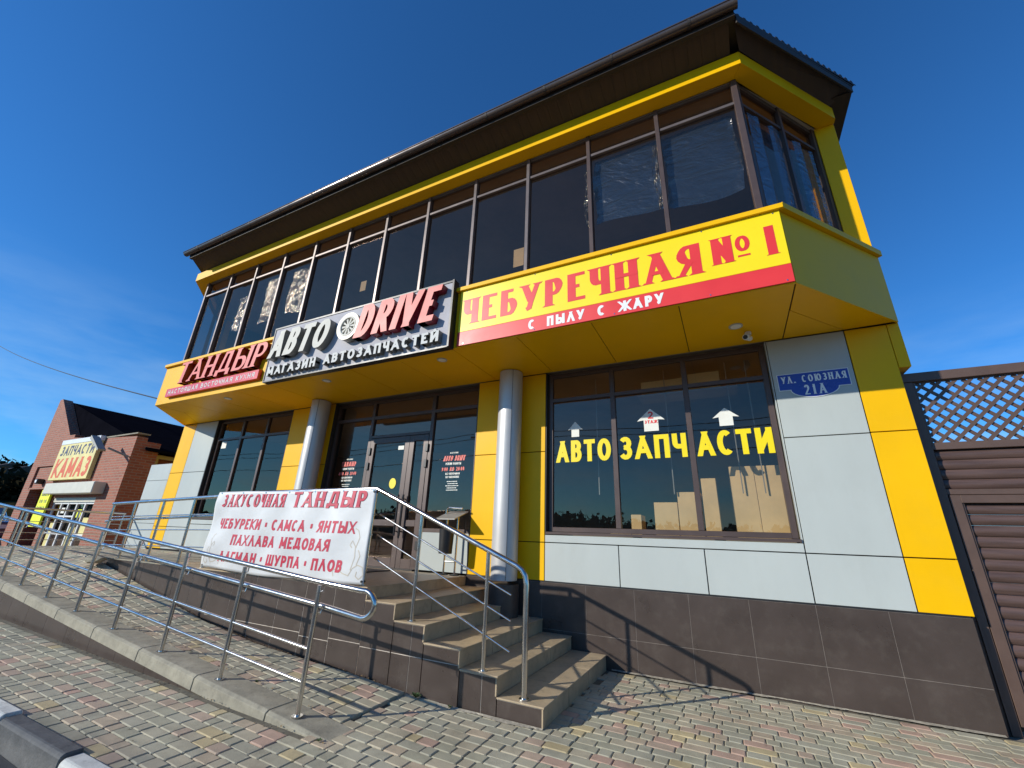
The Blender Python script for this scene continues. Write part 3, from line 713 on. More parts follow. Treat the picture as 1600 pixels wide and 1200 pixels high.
# --- upper glazing: curtain wall
GY = -1.20; GZ0, GZ1, GT = 4.76, 6.88, 6.50
gx = [.70 - .935 * i for i in range(13)]
cw = MB(); cw.box(gx[-1], gx[0], GY + .0, GY + .06, GZ0 - .02, GZ0 + .05); cw.box(gx[-1], gx[0], GY, GY + .06, GZ1 - .05, GZ1)
cwo = cw.build('curtain_wall', MULL, shop)
for i, x in enumerate(gx):
    wd = .034 if i == 0 else .026
    box('mullion', FRAME if i < 3 else MULL, cwo, x - wd, x + wd, GY - .03, GY + .06, GZ0, GZ1 - .01, bevel=.004)
for a, b in zip(gx, gx[1:]):
    box('transom', MULL, cwo, b + .026, a - .026, GY - .015, GY + .05, GT - .022, GT + .022, bevel=.003)
    for c, d in ((GZ0 + .05, GT - .022), (GT + .022, GZ1 - .05)):
        mb = MB(); t = random.uniform(-.0015, .0015); u = random.uniform(-.0015, .0015)
        mb.add([(b + .026, GY + .02 + t, c), (a - .026, GY + .02 - t, c), (a - .026, GY + .02 - t + u, d), (b + .026, GY + .02 + t + u, d)], [(0, 1, 2, 3)]); mb.build('pane', GLU, cwo)
# chamfered bay ends
for (p, q) in (((.735, -1.175), (1.70, .03)), ((-12.0, .03), (-10.56, -1.165))):
    pv, qv = Vector((*p, 0)), Vector((*q, 0)); d = (qv - pv)
    bay = MB(); nrm = Vector((-d.y, d.x, 0)).normalized() * .06
    def bar(t0, t1, z0, z1, off=0):
        a = pv + d * t0; b = pv + d * t1; bay.prism([(a.x, a.y, z0), (b.x, b.y, z0), (b.x, b.y, z1), (a.x, a.y, z1)], nrm * off, nrm * (1 + off))
    bar(0, 1, GZ0 - .02, GZ0 + .05); bar(0, 1, GZ1 - .08, GZ1); bar(0, 1, GT - .022, GT + .022, -.1)
    bar(.0, .02, GZ0, GZ1, -.2); bar(.485, .515, GZ0, GZ1, -.3); bar(.95, 1, GZ0, GZ1, -.3)
    bo = bay.build('bay_frame', FRAME, shop)
    for t0, t1 in ((.02, .485), (.515, .95)):
        a = pv + d * t0 + nrm * .4; b = pv + d * t1 + nrm * .4
        for c, e_ in ((GZ0 + .05, GT - .022), (GT + .022, GZ1 - .08)):
            MB().add([(a.x, a.y, c), (b.x, b.y, c), (b.x, b.y, e_), (a.x, a.y, e_)], [(0, 1, 2, 3)]).build('pane', GLU, bo)
# yellow end pillars of the upper floor and fascia
box('end_pillar', YEL, shop, 1.71, 1.93, -.004, .4, 4.66, 7.07, bevel=.003); box('end_pillar', YEL, shop, -12.28, -12.06, -.004, .4, 4.66, 7.07, bevel=.003)
FY = -1.41
def fpoly(poly): mb = MB(); mb.prism([(x, y, 6.87) for x, y in poly], (0, 0, 0), (0, 0, .2)); mb.build('fascia', YEL, shop)
fpoly([(-10.75, FY), (.79, FY), (.70, FY + .2), (-10.66, FY + .2)])
fpoly([(.792, FY + .002), (1.935, -.09), (1.745, -.004), (.702, FY + .202)]); fpoly([(-10.752, FY + .002), (-10.662, FY + .202), (-12.06, -.006), (-12.28, -.09)])
fpoly([(1.938, -.088), (1.938, -.006), (1.75, -.006)])
box('fascia', YEL, shop, 1.74, 1.935, .402, 9, 6.87, 7.07); box('verge_board', ROOFB, shop, -10.42, .76, -1.80, -1.742, 7.155, 7.262); box('upper_side_wall', YEL, shop, 1.86, 1.93, .402, 9, 4.66, 6.868)

# --- roof: eave boards, corrugated sheet, gutter
roof = MB()
E0 = [(-10.42, -1.77), (.76, -1.77), (2.17, -.20), (2.17, 9.5), (-11.9, 9.5), (-11.9, -.20)]
roof.prism([(x, y, 7.20) for x, y in E0], (0, 0, 0), (0, 0, .05))
mid = [(-9, 2.2, 8.05), (-.2, 2.2, 8.05), (-.2, 7, 8.05), (-9, 7, 8.05)]
vs = [(x, y, 7.25) for x, y in E0] + mid
roof.add(vs, [(0, 1, 7, 6), (1, 2, 7), (2, 3, 8, 7), (3, 4, 9, 8), (4, 5, 6, 9), (5, 0, 6), (6, 7, 8, 9)])
roofo = roof.build('roof', ROOFB, shop)
# sloping eave lining made of boards
k = 0; x = .70
while x > -10.4:
    MB().add([(x, -1.72, 7.192), (x - .153, -1.72, 7.192), (x - .153, FY + .01, 7.085), (x, FY + .01, 7.085), (x, -1.72, 7.199), (x - .153, -1.72, 7.199), (x - .153, FY + .01, 7.092), (x, FY + .01, 7.092)],
             [(0, 1, 2, 3), (7, 6, 5, 4), (0, 4, 5, 1), (1, 5, 6, 2), (2, 6, 7, 3), (3, 7, 4, 0)]).build('eave_board', SOFW, roofo); x -= .155
wallpanel((.78, -1.75), (2.16, -.205), 7.10, 7.245, ROOFB, 'eave_board', th=.02)
mb = MB(); mb.prism([(.80, FY, 7.085), (.75, -1.73, 7.19), (2.13, -.2, 7.19), (1.9, -.1, 7.085)], (0, 0, 0), (0, 0, .006)); mb.build('eave_board', SOFW, roofo)
mb = MB(); mb.box(1.9, 2.15, -.2, 9.5, 7.12, 7.13); mb.build('eave_board', SOFW, roofo)
# corrugated edge of the roof sheet along the chamfer
a = Vector((.72, -1.80, 7.262)); b = Vector((2.22, -.16, 7.262)); d = (b - a); nn = int(d.length / .105)
mb = MB(); nrm = Vector((-d.y, d.x, 0)).normalized()
pts = []
for i in range(nn):
    for t, h in ((0, 0), (.12, .035), (.45, .035), (.57, 0)): pts.append(a + d * ((i + t) / nn) + Vector((0, 0, h)))
pts.append(b); m_ = len(pts)
mb.add(pts + [p + nrm * 1.2 + Vector((0, 0, .25)) for p in pts] + [p - Vector((0, 0, .03 + (p.z - 7.262))) for p in pts], [(i, i + 1, m_ + i + 1, m_ + i) for i in range(m_ - 1)] + [(i, i + 1, 2 * m_ + i + 1, 2 * m_ + i) for i in range(m_ - 1)])
mb.build('corrugated_sheet', ROOFB, roofo)
# gutter: half round with a bead, brackets
mb = MB(); prof = [( -1.79 - .06 + .062 * math.cos(R(t)), 7.27 + .07 * math.sin(R(t))) for t in range(180, 361, 20)]
gl_, gr_ = -10.5, .80; n = len(prof)
mb.add([(gl_, y, z) for y, z in prof] + [(gr_, y, z) for y, z in prof], [(i, i + 1, n + i + 1, n + i) for i in range(n - 1)] + [tuple(range(n)), tuple(range(n, 2 * n))])
mb.tube([(gl_, prof[0][0], prof[0][1]), (gr_, prof[0][0], prof[0][1])], .011, 8)
gut = mb.build('gutter', GUT, shop, smooth=True)
x = .3
while x > -10.4:
    mb = MB(); pr = [(y * 1.0 + (-1.85 - y) * -.06, z + (7.27 - z) * -.06) for y, z in prof]
    mb.add([(x, y, z) for y, z in pr] + [(x - .03, y, z) for y, z in pr], [(i, i + 1, n + i + 1, n + i) for i in range(n - 1)]); mb.build('gutter_bracket', ROOFB, gut); x -= .93
# recessed lights and camera under the band
for x, y in ((-8.7, -1.05), (-3.5, -1.05), (.33, -.58), (-5.9, -1.05)):
    l_ = MB().disc((x, y, SZ - .008), .075, .009, 20).build('recessed_light', GREY, shop); MB().disc((x, y, SZ - .011), .055, .004, 20).build('lens', PLW, l_)
cam_ = thing('security_camera', (.46, -.36, 3.72), 'small white security camera hanging under the yellow soffit near the right', 'camera')
MB().disc((.46, -.36, 3.765), .035, .03, 16).build('mount', PLW, cam_); MB().tube([(.46, -.36, 3.77), (.46, -.37, 3.73)], .012, 8).build('arm', PLW, cam_)
MB().tube([(.42, -.45, 3.70), (.47, -.33, 3.73)], .034, 16).build('housing', PLW, cam_, smooth=True); MB().tube([(.417, -.456, 3.699), (.419, -.451, 3.70)], .026, 16).build('lens', BLK, cam_)

# ================================================================== SIGNS ON THE BAND
B0 = BF - .002
# 1 red raised-letter sign at the left
s1 = thing('raised_letter_sign', (-8.7, B0, 4.3), 'red raised-letter sign ТАНДЫР over a red strip at the left end of the band', 'sign')
text_3d(s1, 'ТАНДЫР', -10.02, -7.20, 4.14, 4.60, B0, .12, REDF, DRED, .105, .05, shear=.18, serif=.045, gap=.13)
st = box('strip', RED, s1, -10.38, -7.30, B0 - .07, B0, 3.905, 4.085, bevel=.004)
text_flat('lettering', WHT, st, 'НАСТОЯЩАЯ ВОСТОЧНАЯ КУХНЯ', -10.28, -7.40, 3.945, 4.045, B0 - .0705, .022, gap=.22)
# 2 silver board sign
s2 = thing('car_parts_sign', (-5.1, B0, 4.3), 'silver board sign АВТО DRIVE with a raised wheel in the middle of the band', 'sign')
bd = box('board', BOARD, s2, -7.02, -3.14, B0 - .10, B0, 3.80, 4.80, bevel=.004)
mb = MB(); mb.box(-3.139, -3.11, B0 - .125, B0, 3.775, 4.83); mb.box(-7.02, -3.139, B0 - .11, B0, 3.775, 3.799); mb.box(-7.02, -3.139, B0 - .11, B0, 4.801, 4.83); mb.box(-7.045, -7.021, B0 - .11, B0, 3.775, 4.83)
mb.build('board_edge', BLK, s2)
yb = B0 - .101
text_3d(s2, 'АВТО', -6.90, -5.50, 4.16, 4.66, yb, .12, SILF, GRYS, .115, .085, shear=.24, gap=.13)
text_3d(s2, 'DRIVE', -4.86, -3.36, 4.17, 4.72, yb, .12, REDF, DRED, .125, .09, shear=.24, gap=.13)
text_3d(s2, 'МАГАЗИН АВТОЗАПЧАСТЕЙ', -6.85, -3.24, 3.845, 4.01, yb, .09, WHT, GRYS, .046, .038, gap=.2, space=.5)
# wheel: tyre, rim, spokes
cx, cz, rw = -5.02, 4.42, .235
def ring(cx, cz, r0, r1, y0, y1, n=36):
    mb = MB(); vs = []
    for k in range(n):
        c, s = math.cos(2 * math.pi * k / n), math.sin(2 * math.pi * k / n)
        vs += [(cx + r0 * c, y1, cz + r0 * s), (cx + r1 * c, y1, cz + r1 * s), (cx + r1 * c, y0, cz + r1 * s), (cx + r0 * c, y0, cz + r0 * s)]
    fs = []
    for k in range(n):
        a, b = 4 * k, 4 * ((k + 1) % n)
        for i in range(4): fs.append((a + i, a + (i + 1) % 4, b + (i + 1) % 4, b + i))
    return mb.add(vs, fs)
wh = ring(cx, cz, rw * .74, rw, yb, yb - .12).build('wheel', [GRYS], s2)
ring(cx, cz, rw * .62, rw * .73, yb, yb - .125).build('rim', SILF, wh)
mb = MB(); mb.tube([(cx, yb, cz), (cx, yb - .118, cz)], .04, 14)
mb.build('hub', SILF, wh)
for k in range(10):
    a = 2 * math.pi * k / 10; c, s = math.cos(a), math.sin(a)
    MB().prism([(cx + c * .035 - s * .010, yb, cz + s * .035 + c * .010), (cx + c * .035 + s * .010, yb, cz + s * .035 - c * .010), (cx + c * .155 + s * .019, yb, cz + s * .155 - c * .019), (cx + c * .155 - s * .019, yb, cz + s * .155 + c * .019)], (0, -.02, 0), (0, -.11, 0)).build('spoke', SILF, wh)
ring(cx, cz, .0, rw * .70, yb, yb - .02).build('dark_disc', GRYS, wh)
# 3 flat yellow and red panel
s3 = thing('cheburek_sign', (-1.1, B0, 4.2), 'long flat yellow and red sign ЧЕБУРЕЧНАЯ № 1 at the right end of the band', 'sign')
sp = box('panel', YELP, s3, -3.05, .84, B0 - .018, B0, 4.012, 4.665, bevel=.002)
sr = box('red_band', REDP, s3, -3.05, .84, B0 - .018, B0, 3.805, 4.010, bevel=.002)
text_flat('lettering', REDP, sp, 'ЧЕБУРЕЧНАЯ', -2.98, .06, 4.115, 4.505, B0 - .0185, .105, .046, serif=.034, gap=.15)
text_flat('lettering', REDP, sp, 'N', .17, .365, 4.17, 4.50, B0 - .0185, .08, .05, serif=.02)
text_flat('lettering', REDP, sp, 'О', .395, .53, 4.27, 4.46, B0 - .0185, .045, .03)
box('underline', REDP, sp, .405, .52, B0 - .0195, B0 - .0184, 4.205, 4.228)
text_flat('lettering', REDP, sp, '1', .66, .765, 4.15, 4.50, B0 - .0185, .085, .05, serif=.02)
text_flat('lettering', PLW, sr, 'С ПЫЛУ С ЖАРУ', -1.98, -.36, 3.84, 3.975, B0 - .0185, .034, gap=.22, space=.75)
for x in (-2.95, -1.9, -.9, .1, .78): 
    for z in (3.83, 4.64): MB().tube([(x, B0 - .017, z), (x, B0 - .021, z)], .008, 8).build('screw', STEEL, s3)

# address plate
pl = thing('address_plate', (1.05, -.006, 3.2), 'blue enamel street address plate ул. СОЮЗНАЯ 21А on the pale grey panel', 'plate')
def plate_poly(k, y0, y1, m, name):
    mb = MB(); o = [(.705 + k, 3.335 - k), (.705 + k, 3.13 + k)]
    for i in range(13):
        t = R(180 + 15 * i); o.append((1.053 + (.235 - k) * math.cos(t), 3.13 + k + (.105) * math.sin(t)))
    o += [(1.40 - k, 3.13 + k), (1.40 - k, 3.335 - k)]
    mb.prism([(x, y0, z) for x, z in o], (0, 0, 0), (0, y1 - y0, 0)); return mb.build(name, m, pl)
plate_poly(0, -.006, -.012, PLW, 'border'); plate_poly(.007, -.0122, -.0128, PLB, 'field')
pt = text_flat('lettering', PLW, pl, 'УЛ. СОЮЗНАЯ', .745, 1.37, 3.215, 3.30, -.0129, .016, .010, serif=.007, gap=.25, space=.6)
text_flat('lettering', PLW, pl, '21А', .95, 1.16, 3.06, 3.18, -.0129, .022, .014, serif=.008, gap=.3)

# window lettering
def sticker(lbl, fn):
    t = thing('window_lettering', (0, .09, 2.6), lbl, 'lettering'); fn(t)
yl = .0925
for txt, a, b, lbl in (('АВТО', -2.15, -1.355, 'yellow letters АВТО on the left pane of the big shop window'), ('ЗАПЧ', -1.235, -.385, 'yellow letters ЗАПЧ on the middle pane of the big shop window'), ('АСТИ', -.265, .565, 'yellow letters АСТИ on the right pane of the big shop window')):
    sticker(lbl, lambda t: text_flat('letters', VYEL, t, txt, a, b, 2.425, 2.735, yl, .064, .060, gap=.13))
def arrow(cx, z0, z1, wd, lbl, txt=False):
    t = thing('window_arrow', (cx, .09, z0), lbl, 'arrow')
    zm = z0 + (z1 - z0) * .5; h = wd * .26
    mb = MB(); mb.prism([(cx - h, yl, z0), (cx + h, yl, z0), (cx + h, yl, zm), (cx + wd / 2, yl, zm - .01), (cx, yl, z1), (cx - wd / 2, yl, zm - .01), (cx - h, yl, zm)], (0, 0, 0), (0, -.0008, 0))
    a = mb.build('arrow_sheet', PAPER, t)
    if txt:
        text_flat('lettering', REDP, t, '2', cx - .035, cx + .035, z0 + .17, z0 + .27, yl - .0015, .02, .017)
        text_flat('lettering', REDP, t, 'ЭТАЖ', cx - .085, cx + .085, z0 + .105, z0 + .15, yl - .0015, .012, .01)
arrow(-1.86, 2.785, 3.01, .22, 'small white up arrow above the letters АВТО')
arrow(-.80, 2.79, 3.10, .36, 'large white up arrow with red 2 ЭТАЖ above the letters ЗАПЧ', True)
arrow(.10, 2.79, 3.02, .30, 'white up arrow above the letters АСТИ')

# door lettering and stickers
def hours(cx, lbl, head, hrs, sh):
    t = thing('opening_hours_lettering', (cx, .12, 2.4), lbl, 'lettering'); y = .1225; k = .0
    def ln(txt, z0, h, wd, m, tv, **kw): text_flat('line', m, t, txt, cx - wd / 2, cx + wd / 2, z0, z0 + h, y, tv, **kw)
    ln('МАГАЗИН' if sh else 'ЗАКУСОЧНАЯ', 2.66, .025, .16, PAPER, .006)
    if sh: ln('АВТО DRIVE', 2.54, .085, .42, REDF, .026, shear=.25)
    else: ln('ТАНДЫР', 2.54, .085, .36, REDF, .022, serif=.01)
    ln('РЕЖИМ РАБОТЫ', 2.475, .038, .30, PAPER, .009)
    ln(hrs, 2.375, .062, .44, REDF, .014); ln('С', 2.375, .035, .03, PAPER, .007)
    ln('БЕЗ ПЕРЕРЫВОВ', 2.315, .032, .28, PAPER, .008); ln('БЕЗ ВЫХОДНЫХ', 2.262, .032, .26, PAPER, .008)
    for i, wd in enumerate((.20, .16, .24, .18, .20)):      # small print too small to read: broken white dashes
        x = cx - wd / 2
        while x < cx + wd / 2:
            l = random.uniform(.012, .04); box('small_print', PAPER, t, x, x + l, y - .0008, y, 2.20 - i * .034, 2.212 - i * .034); x += l + .006
hours(-6.33, 'red and white opening hours lettering on the glass left of the door', 'ТАНДЫР', '8:00 ДО 20:00', False)
hours(-3.96, 'red and white opening hours lettering on the glass right of the door', 'АВТО', '9:00 ДО 20:00', True)
mb = MB(); mb.prism([(-5.19 + .075 * math.cos(R(a)), .1085, 2.20 + .09 * math.sin(R(a))) for a in range(0, 360, 15)], (0, 0, 0), (0, -.001, 0))
tag(mb.build('round_sticker', VYEL), 'round yellow sticker on the glass of the entrance door', 'sticker')
mb = MB(); mb.box(-5.16, -5.03, .107, .1085, 2.785, 2.855); tag(mb.build('door_notice', PAPER), 'small white paper notice near the top of the entrance door', 'notice')
mb = MB(); mb.box(-10.60, -10.42, .0975, .099, 3.12, 3.27); tag(mb.build('window_notice', PAPER), 'small white notice in the top corner of the left shop window', 'notice')

# ================================================================== BANNER
BY = -1.965
def bwave(x, z, d):
    u = x + 5.1; t = (1.86 - z) / 1.0
    y = BY + .014 * math.sin(3.1 * u + 2.2 * z) * t - .012 * math.sin(math.pi * min(1, max(0, t)))  + .006 * math.sin(9 * u - 7 * z) + .012 * math.exp(-((x + 6.55) * 3) ** 2) * math.sin(10 * z) + .006 * math.sin(17 * u + 11 * z) * max(0, .3 - abs(t - .15)) * 2
    return (x * .970, y - .0022 - d * 1.0, 1.39 + (z - 1.39) * .970)   # hung slightly forward of the rail
ban = thing('banner', (-5.1, BY, .9), 'white vinyl banner ЗАКУСОЧНАЯ ТАНДЫР with red menu words tied to the platform railing', 'banner')
mb = MB(); nx, nzz = 90, 34; vs = []
def bedge(i, j):
    fx = i / nx; fz = j / nzz; xl = -6.67 - .0 * fz; x = xl + (-3.635 - xl) * fx
    zt = 1.862 + .006 * math.sin(fx * 9); zb = .862 - .028 * math.sin(fx * 3.14) + .008 * math.sin(fx * 11)
    return x, zb + (zt - zb) * fz
for j in range(nzz + 1):
    for i in range(nx + 1):
        x, z = bedge(i, j); p = bwave(x, z, -.0022); vs.append(p)
n = nx + 1
mb.add(vs, [(j * n + i, j * n + i + 1, (j + 1) * n + i + 1, (j + 1) * n + i) for j in range(nzz) for i in range(nx)])
bo = mb.build('sheet', CLOTH, ban, smooth=True)
mod = bo.modifiers.new('thick', 'SOLIDIFY'); mod.thickness = .0015; mod.offset = 1
def btext(txt, x0, x1, z0, z1, tv, m=BRED, **k):
    return text_flat('lettering', m, ban, txt, x0, x1, z0, z1, 0, tv, xf=bwave, **k)
btext('ЗАКУСОЧНАЯ', -6.52, -5.18, 1.655, 1.825, .036, th=.020, serif=.014, gap=.2, shear=.08, depth=.0, m=BDARK, grow=.010)
btext('ЗАКУСОЧНАЯ', -6.52, -5.18, 1.655, 1.825, .036, th=.020, serif=.012, gap=.2, shear=.08, depth=.004)
btext('ТАНДЫР', -5.04, -3.76, 1.655, 1.845, .052, th=.026, serif=.018, gap=.18, shear=.08, depth=.0, m=BDARK, grow=.010)
btext('ТАНДЫР', -5.04, -3.76, 1.655, 1.845, .052, th=.026, serif=.016, gap=.18, shear=.08, depth=.004)
btext('ЧЕБУРЕКИ • САМСА • ЯНТЫХ', -6.47, -3.87, 1.365, 1.50, .034, th=.028, gap=.15, shear=.1, space=.3)
btext('ПАХЛАВА МЕДОВАЯ', -6.12, -4.22, 1.16, 1.295, .034, th=.028, gap=.15, shear=.1, space=.5)
btext('ЛАГМАН • ШУРПА • ПЛОВ', -6.30, -3.98, .95, 1.08, .034, th=.028, gap=.15, shear=.1, space=.3)
def scroll(cx, cz, sx, sc_):
    mb = MB()
    for path in ([(0, 0), (.05, .08), (.12, .12), (.2, .10), (.22, .02), (.16, -.03), (.11, .0), (.12, .05)], [(.02, .06), (.06, .2), (.04, .32), (-.02, .38), (-.05, .33), (-.01, .30)],
                 [(.05, .3), (.09, .42), (.05, .5), (0, .52)], [(.0, .0), (-.1, .02), (-.2, .07), (-.27, .04), (-.24, -.02)], [(.1, .12), (.14, .22), (.10, .28)]):
        sm = []
        for a, b in zip(path, path[1:]):
            for t in (0, .5): sm.append((a[0] + (b[0] - a[0]) * t, a[1] + (b[1] - a[1]) * t))
        sm.append(path[-1])
        L, Rr, _ = strip(sm, lambda d: .006)
        for i in range(len(L) - 1):
            o = len(mb.v); mb.v += [bwave(cx + sx * p.x * sc_, cz + p.y * sc_, .001) for p in (L[i], L[i + 1], Rr[i + 1], Rr[i])]; mb.f.append((o, o + 1, o + 2, o + 3)); mb.mi.append(0)
    raw_build(mb, 'ornament', [BGOLD], ban)
scroll(-3.86, .93, 1, .95); scroll(-6.46, .93, -1, .7)
for i in range(7):
    xx = -6.60 + i * .488; p = bwave(xx, 1.845, .0015); MB().tube([p, (p[0], p[1] - .002, p[2])], .011, 10).build('eyelet', STEEL, ban)
for x in (-6.44, -3.55):
    for z in (1.82, .9): MB().tube([(x, BY - .01, z), (x, BY + .045, z)], .012, 8).build('cable_tie', BLK, ban)

# ================================================================== RAILINGS
def post(par, x, y, z0, z1, r=.0195, name='post'):
    p = MB().tube([(x, y, z0), (x, y, z1)], r, 14).build(name, STEEL, par, smooth=True)
    MB().disc((x, y, z0 - .002), .042, .008, 16).build('base_flange', STEEL, p); return p
def rail(par, pts, r=.0255, name='handrail'): return MB().tube(pts, r, 14).build(name, STEEL, par, smooth=True)
# outer ramp railing
RY = -2.86
rr = thing('ramp_railing', (-7, RY, .3), 'long stainless steel railing with a rounded double handrail along the outer ramp kerb', 'railing')
px = [-3.13, -4.16, -5.16, -6.18, -7.16, -8.07, -9.0, -9.81, -10.8, -11.8, -12.8]
def bz(x): return .046 + .0785 * (-3.13 - x) + .014
for x in px:
    p = post(rr, x, RY, bz(x), bz(x) + .90)
    for h in (.735,):  # brackets of the lower handrail
        MB().tube([(x, RY, bz(x) + h - .04), (x - .0, RY + .05, bz(x) + h - .05), (x, RY + .06, bz(x) + h - .012)], .006, 8).build('bracket', STEEL, p)
    MB().tube([(x - .0, RY, bz(x) + .85), (x + .05, RY, bz(x) + .862), (x + .055, RY, bz(x) + .905)], .006, 8).build('bracket', STEEL, p)
xe = -12.9
top = [(xe, RY, bz(xe) + .925), (-3.13, RY, bz(-3.13) + .925), (-2.68, RY + .02, bz(-2.68) + .93)]
low = [(xe, RY + .06, bz(xe) + .74), (-3.13, RY + .06, bz(-3.13) + .74), (-2.68, RY + .045, bz(-2.68) + .735)]
ct, cb = top[-1][2], low[-1][2]; mid_ = (ct + cb) / 2; rad = (ct - cb) / 2
loop = [(-2.66 + rad * 1.25 * math.cos(R(a)), RY + .03, mid_ + rad * math.sin(R(a))) for a in range(80, -81, -16)]
rail(rr, top + loop + low[::-1], .0215)
for h, r in ((.44, .0125), (.215, .0125)):
    rail(rr, [(xe, RY, bz(xe) + h), (-3.13, RY, bz(-3.13) + h)], r, 'cross_bar')
# platform and stair railing carrying the banner
SY = -1.86
pr = thing('stair_railing', (-3.6, SY, .85), 'stainless steel railing sloping down the front of the beige steps from the banner corner', 'railing')
hp = [(-3.60, 1.86), (-1.80, 1.15)]
def hz(x): return 1.86 + (x + 3.60) * (1.15 - 1.86) / 1.80
bend = [(-1.80, SY, hz(-1.80)), (-1.745, SY, 1.118), (-1.712, SY, 1.07), (-1.70, SY, 1.0), (-1.70, SY, .147)]
rail(pr, [(-9.75, SY, 1.70), (-6.7, SY, 1.80), (-6.3, SY, 1.84), (-3.66, SY, 1.865), (-3.60, SY, 1.86)] + bend, .0245)
MB().disc((-1.70, SY, .146), .042, .01, 16).build('base_flange', STEEL, pr)
for x, z0 in ((-2.10, .29), (-2.93, .585)): post(pr, x, SY, z0, hz(x) - .015)
for x in (-3.63, -4.6, -5.6, -6.6, -7.25, -8.1, -8.97, -9.7): post(pr, x, SY, PZ, 1.845 if x > -6.65 else 1.69 + (x + 9.7) * .03)
for k, (za, zb) in enumerate(((1.58, .905), (1.365, .70), (1.13, .465))):
    rail(pr, [(-3.52, SY, za), (-1.845, SY, zb)], .0085, 'rod')
    rail(pr, [(-9.75, SY, za - .10), (-6.9, SY, za - .03), (-3.60, SY, za)], .0085, 'rod')
rail(pr, [(-9.95, SY + .05, 1.40), (-9.7, SY + .05, 1.43), (-6.8, SY + .05, 1.53), (-6.7, SY + .05, 1.53)], .019, 'lower_handrail')
# end railing of the raised forecourt
er = thing('forecourt_railing', (-13.5, -1.5, .85), 'thin steel railing closing the far left end of the raised forecourt', 'railing')
for y in (-2.9, -1.9, -1.0, -.15): post(er, -13.5, y, PZ, 1.60)
rail(er, [(-13.5, -2.9, 1.62), (-13.5, -.12, 1.60)], .0225)
for z in (1.35, 1.12, .98): rail(er, [(-13.5, -2.9, z), (-13.5, -.12, z)], .007, 'rod')

# litter bin on its stand by the door
lb = thing('litter_bin', (-3.72, -.25, PZ), 'dark hanging litter bin on a roofed steel stand beside the shop door', 'bin')
for x, y in ((-3.81, -.12), (-3.62, -.12)):
    MB().tube([(x, y, PZ), (x, y, 1.66)], .014, 8).build('leg', STEEL, lb); MB().box(x - .06, x + .06, y - .03, y + .03, PZ, PZ + .012).build('foot', BLK, lb)
MB().tube([(-3.81, -.12, 1.03), (-3.62, -.12, 1.03)], .010, 8).build('rung', STEEL, lb)
mb = MB(); mb.prism([(-3.88, -.34, 1.60), (-3.88, .02, 1.72), (-3.88, .02, 1.735), (-3.88, -.34, 1.615)], (0, 0, 0), (.34, 0, 0)); mb.build('roof_plate', GUTG, lb)
MB().tube([(-3.715, -.25, 1.14), (-3.715, -.25, 1.47)], [.095, .11], 18).build('bucket', BLK, lb, smooth=True)
MB().tube([(-3.84, -.12, 1.66), (-3.84, -.12, 1.75), (-3.80, -.12, 1.78), (-3.56, -.12, 1.77)], .013, 8).build('top_bar', STEEL, lb)
box('door_mat', BLK, None, -5.6, -4.7, -.75, -.2, PZ + .001, PZ + .013, bevel=.003); o = bpy.data.objects['door_mat']; tag(o, 'dark ribbed door mat lying before the shop entrance', 'mat')

# ================================================================== PLASTIC FILM BEHIND UPPER PANES
FILM = film('clear_film'); GLINT = film('sun_glint_film', True)  # crumpled film has the gold of low-sun glints put into its colours
def film_sheet(x0, x1, z0, z1, amp, lbl, seed, edge=.5, dens=26):
    rnd = random.Random(seed); nx = dens; nzz = dens; vs = []
    ph = [rnd.uniform(0, 6.28) for _ in range(8)]
    for j in range(nzz + 1):
        for i in range(nx + 1):
            u, v = i / nx, j / nzz
            fold = abs(2 * u - 1) ** 3 if edge > .3 else 1
            a = amp * (.15 + fold)
            y = GY + .10 + a * (.5 * math.sin(9 * u + 6 * v + ph[0]) + .5 * math.sin(17 * v - 7 * u + ph[1])) * .4 + a * rnd.uniform(-.5, .5) * (1.0 if edge < .3 else fold)
            x = x0 + (x1 - x0) * u + .02 * math.sin(7 * v + ph[2]); z = z0 + (z1 - z0) * v + .03 * math.sin(5 * u + ph[3]) * (1 - v)
            vs.append((x, y, z))
    mb = MB(); n = nx + 1; mb.add(vs, [(j * n + i, j * n + i + 1, (j + 1) * n + i + 1, (j + 1) * n + i) for j in range(nzz) for i in range(nx)])
    o = mb.build('plastic_film', GLINT if edge < .3 else FILM, smooth=edge > .3); tag(o, lbl, 'film', 'plastic films taped inside the upper windows'); return o
film_sheet(-.20, .64, 5.25, 6.46, .035, 'wrinkled clear film in the upper pane next to the right corner', 1)
film_sheet(-1.13, -.27, 5.35, 6.46, .035, 'wrinkled clear film in the second upper pane from the right corner', 2)
film_sheet(-1.27, -1.19, 5.40, 6.35, .02, 'narrow bunched strip of film beside the third mullion from the right corner', 3, .2, 16)
film_sheet(-.34, -.25, 5.35, 6.4, .02, 'narrow bunched strip of film beside the second mullion from the right corner', 8, .2, 16)
film_sheet(-7.50, -6.90, 5.40, 6.42, .012, 'glittering crumpled film in the fourth upper pane from the left end', 4, .2, 22)
film_sheet(-8.30, -7.78, 5.35, 6.45, .012, 'glittering crumpled film in the third upper pane from the left end', 5, .2, 22)
film_sheet(-9.20, -8.72, 5.35, 6.20, .012, 'glittering crumpled film in the second upper pane from the left end', 6, .2, 22)
mb = MB(); mb.add([(.80 + (1.60 - .80) * t + .02 * math.sin(t * 19), -1.06 + t * 1.0 + .02 * math.sin(t * 31), z) for z in (5.0, 5.7, 6.45) for t in [i / 14 for i in range(15)]], [(j * 15 + i, j * 15 + i + 1, (j + 1) * 15 + i + 1, (j + 1) * 15 + i) for j in range(2) for i in range(14)])
tag(mb.build('plastic_film', FILM), 'clear film hung inside the angled bay window at the right corner', 'film', 'plastic films taped inside the upper windows')
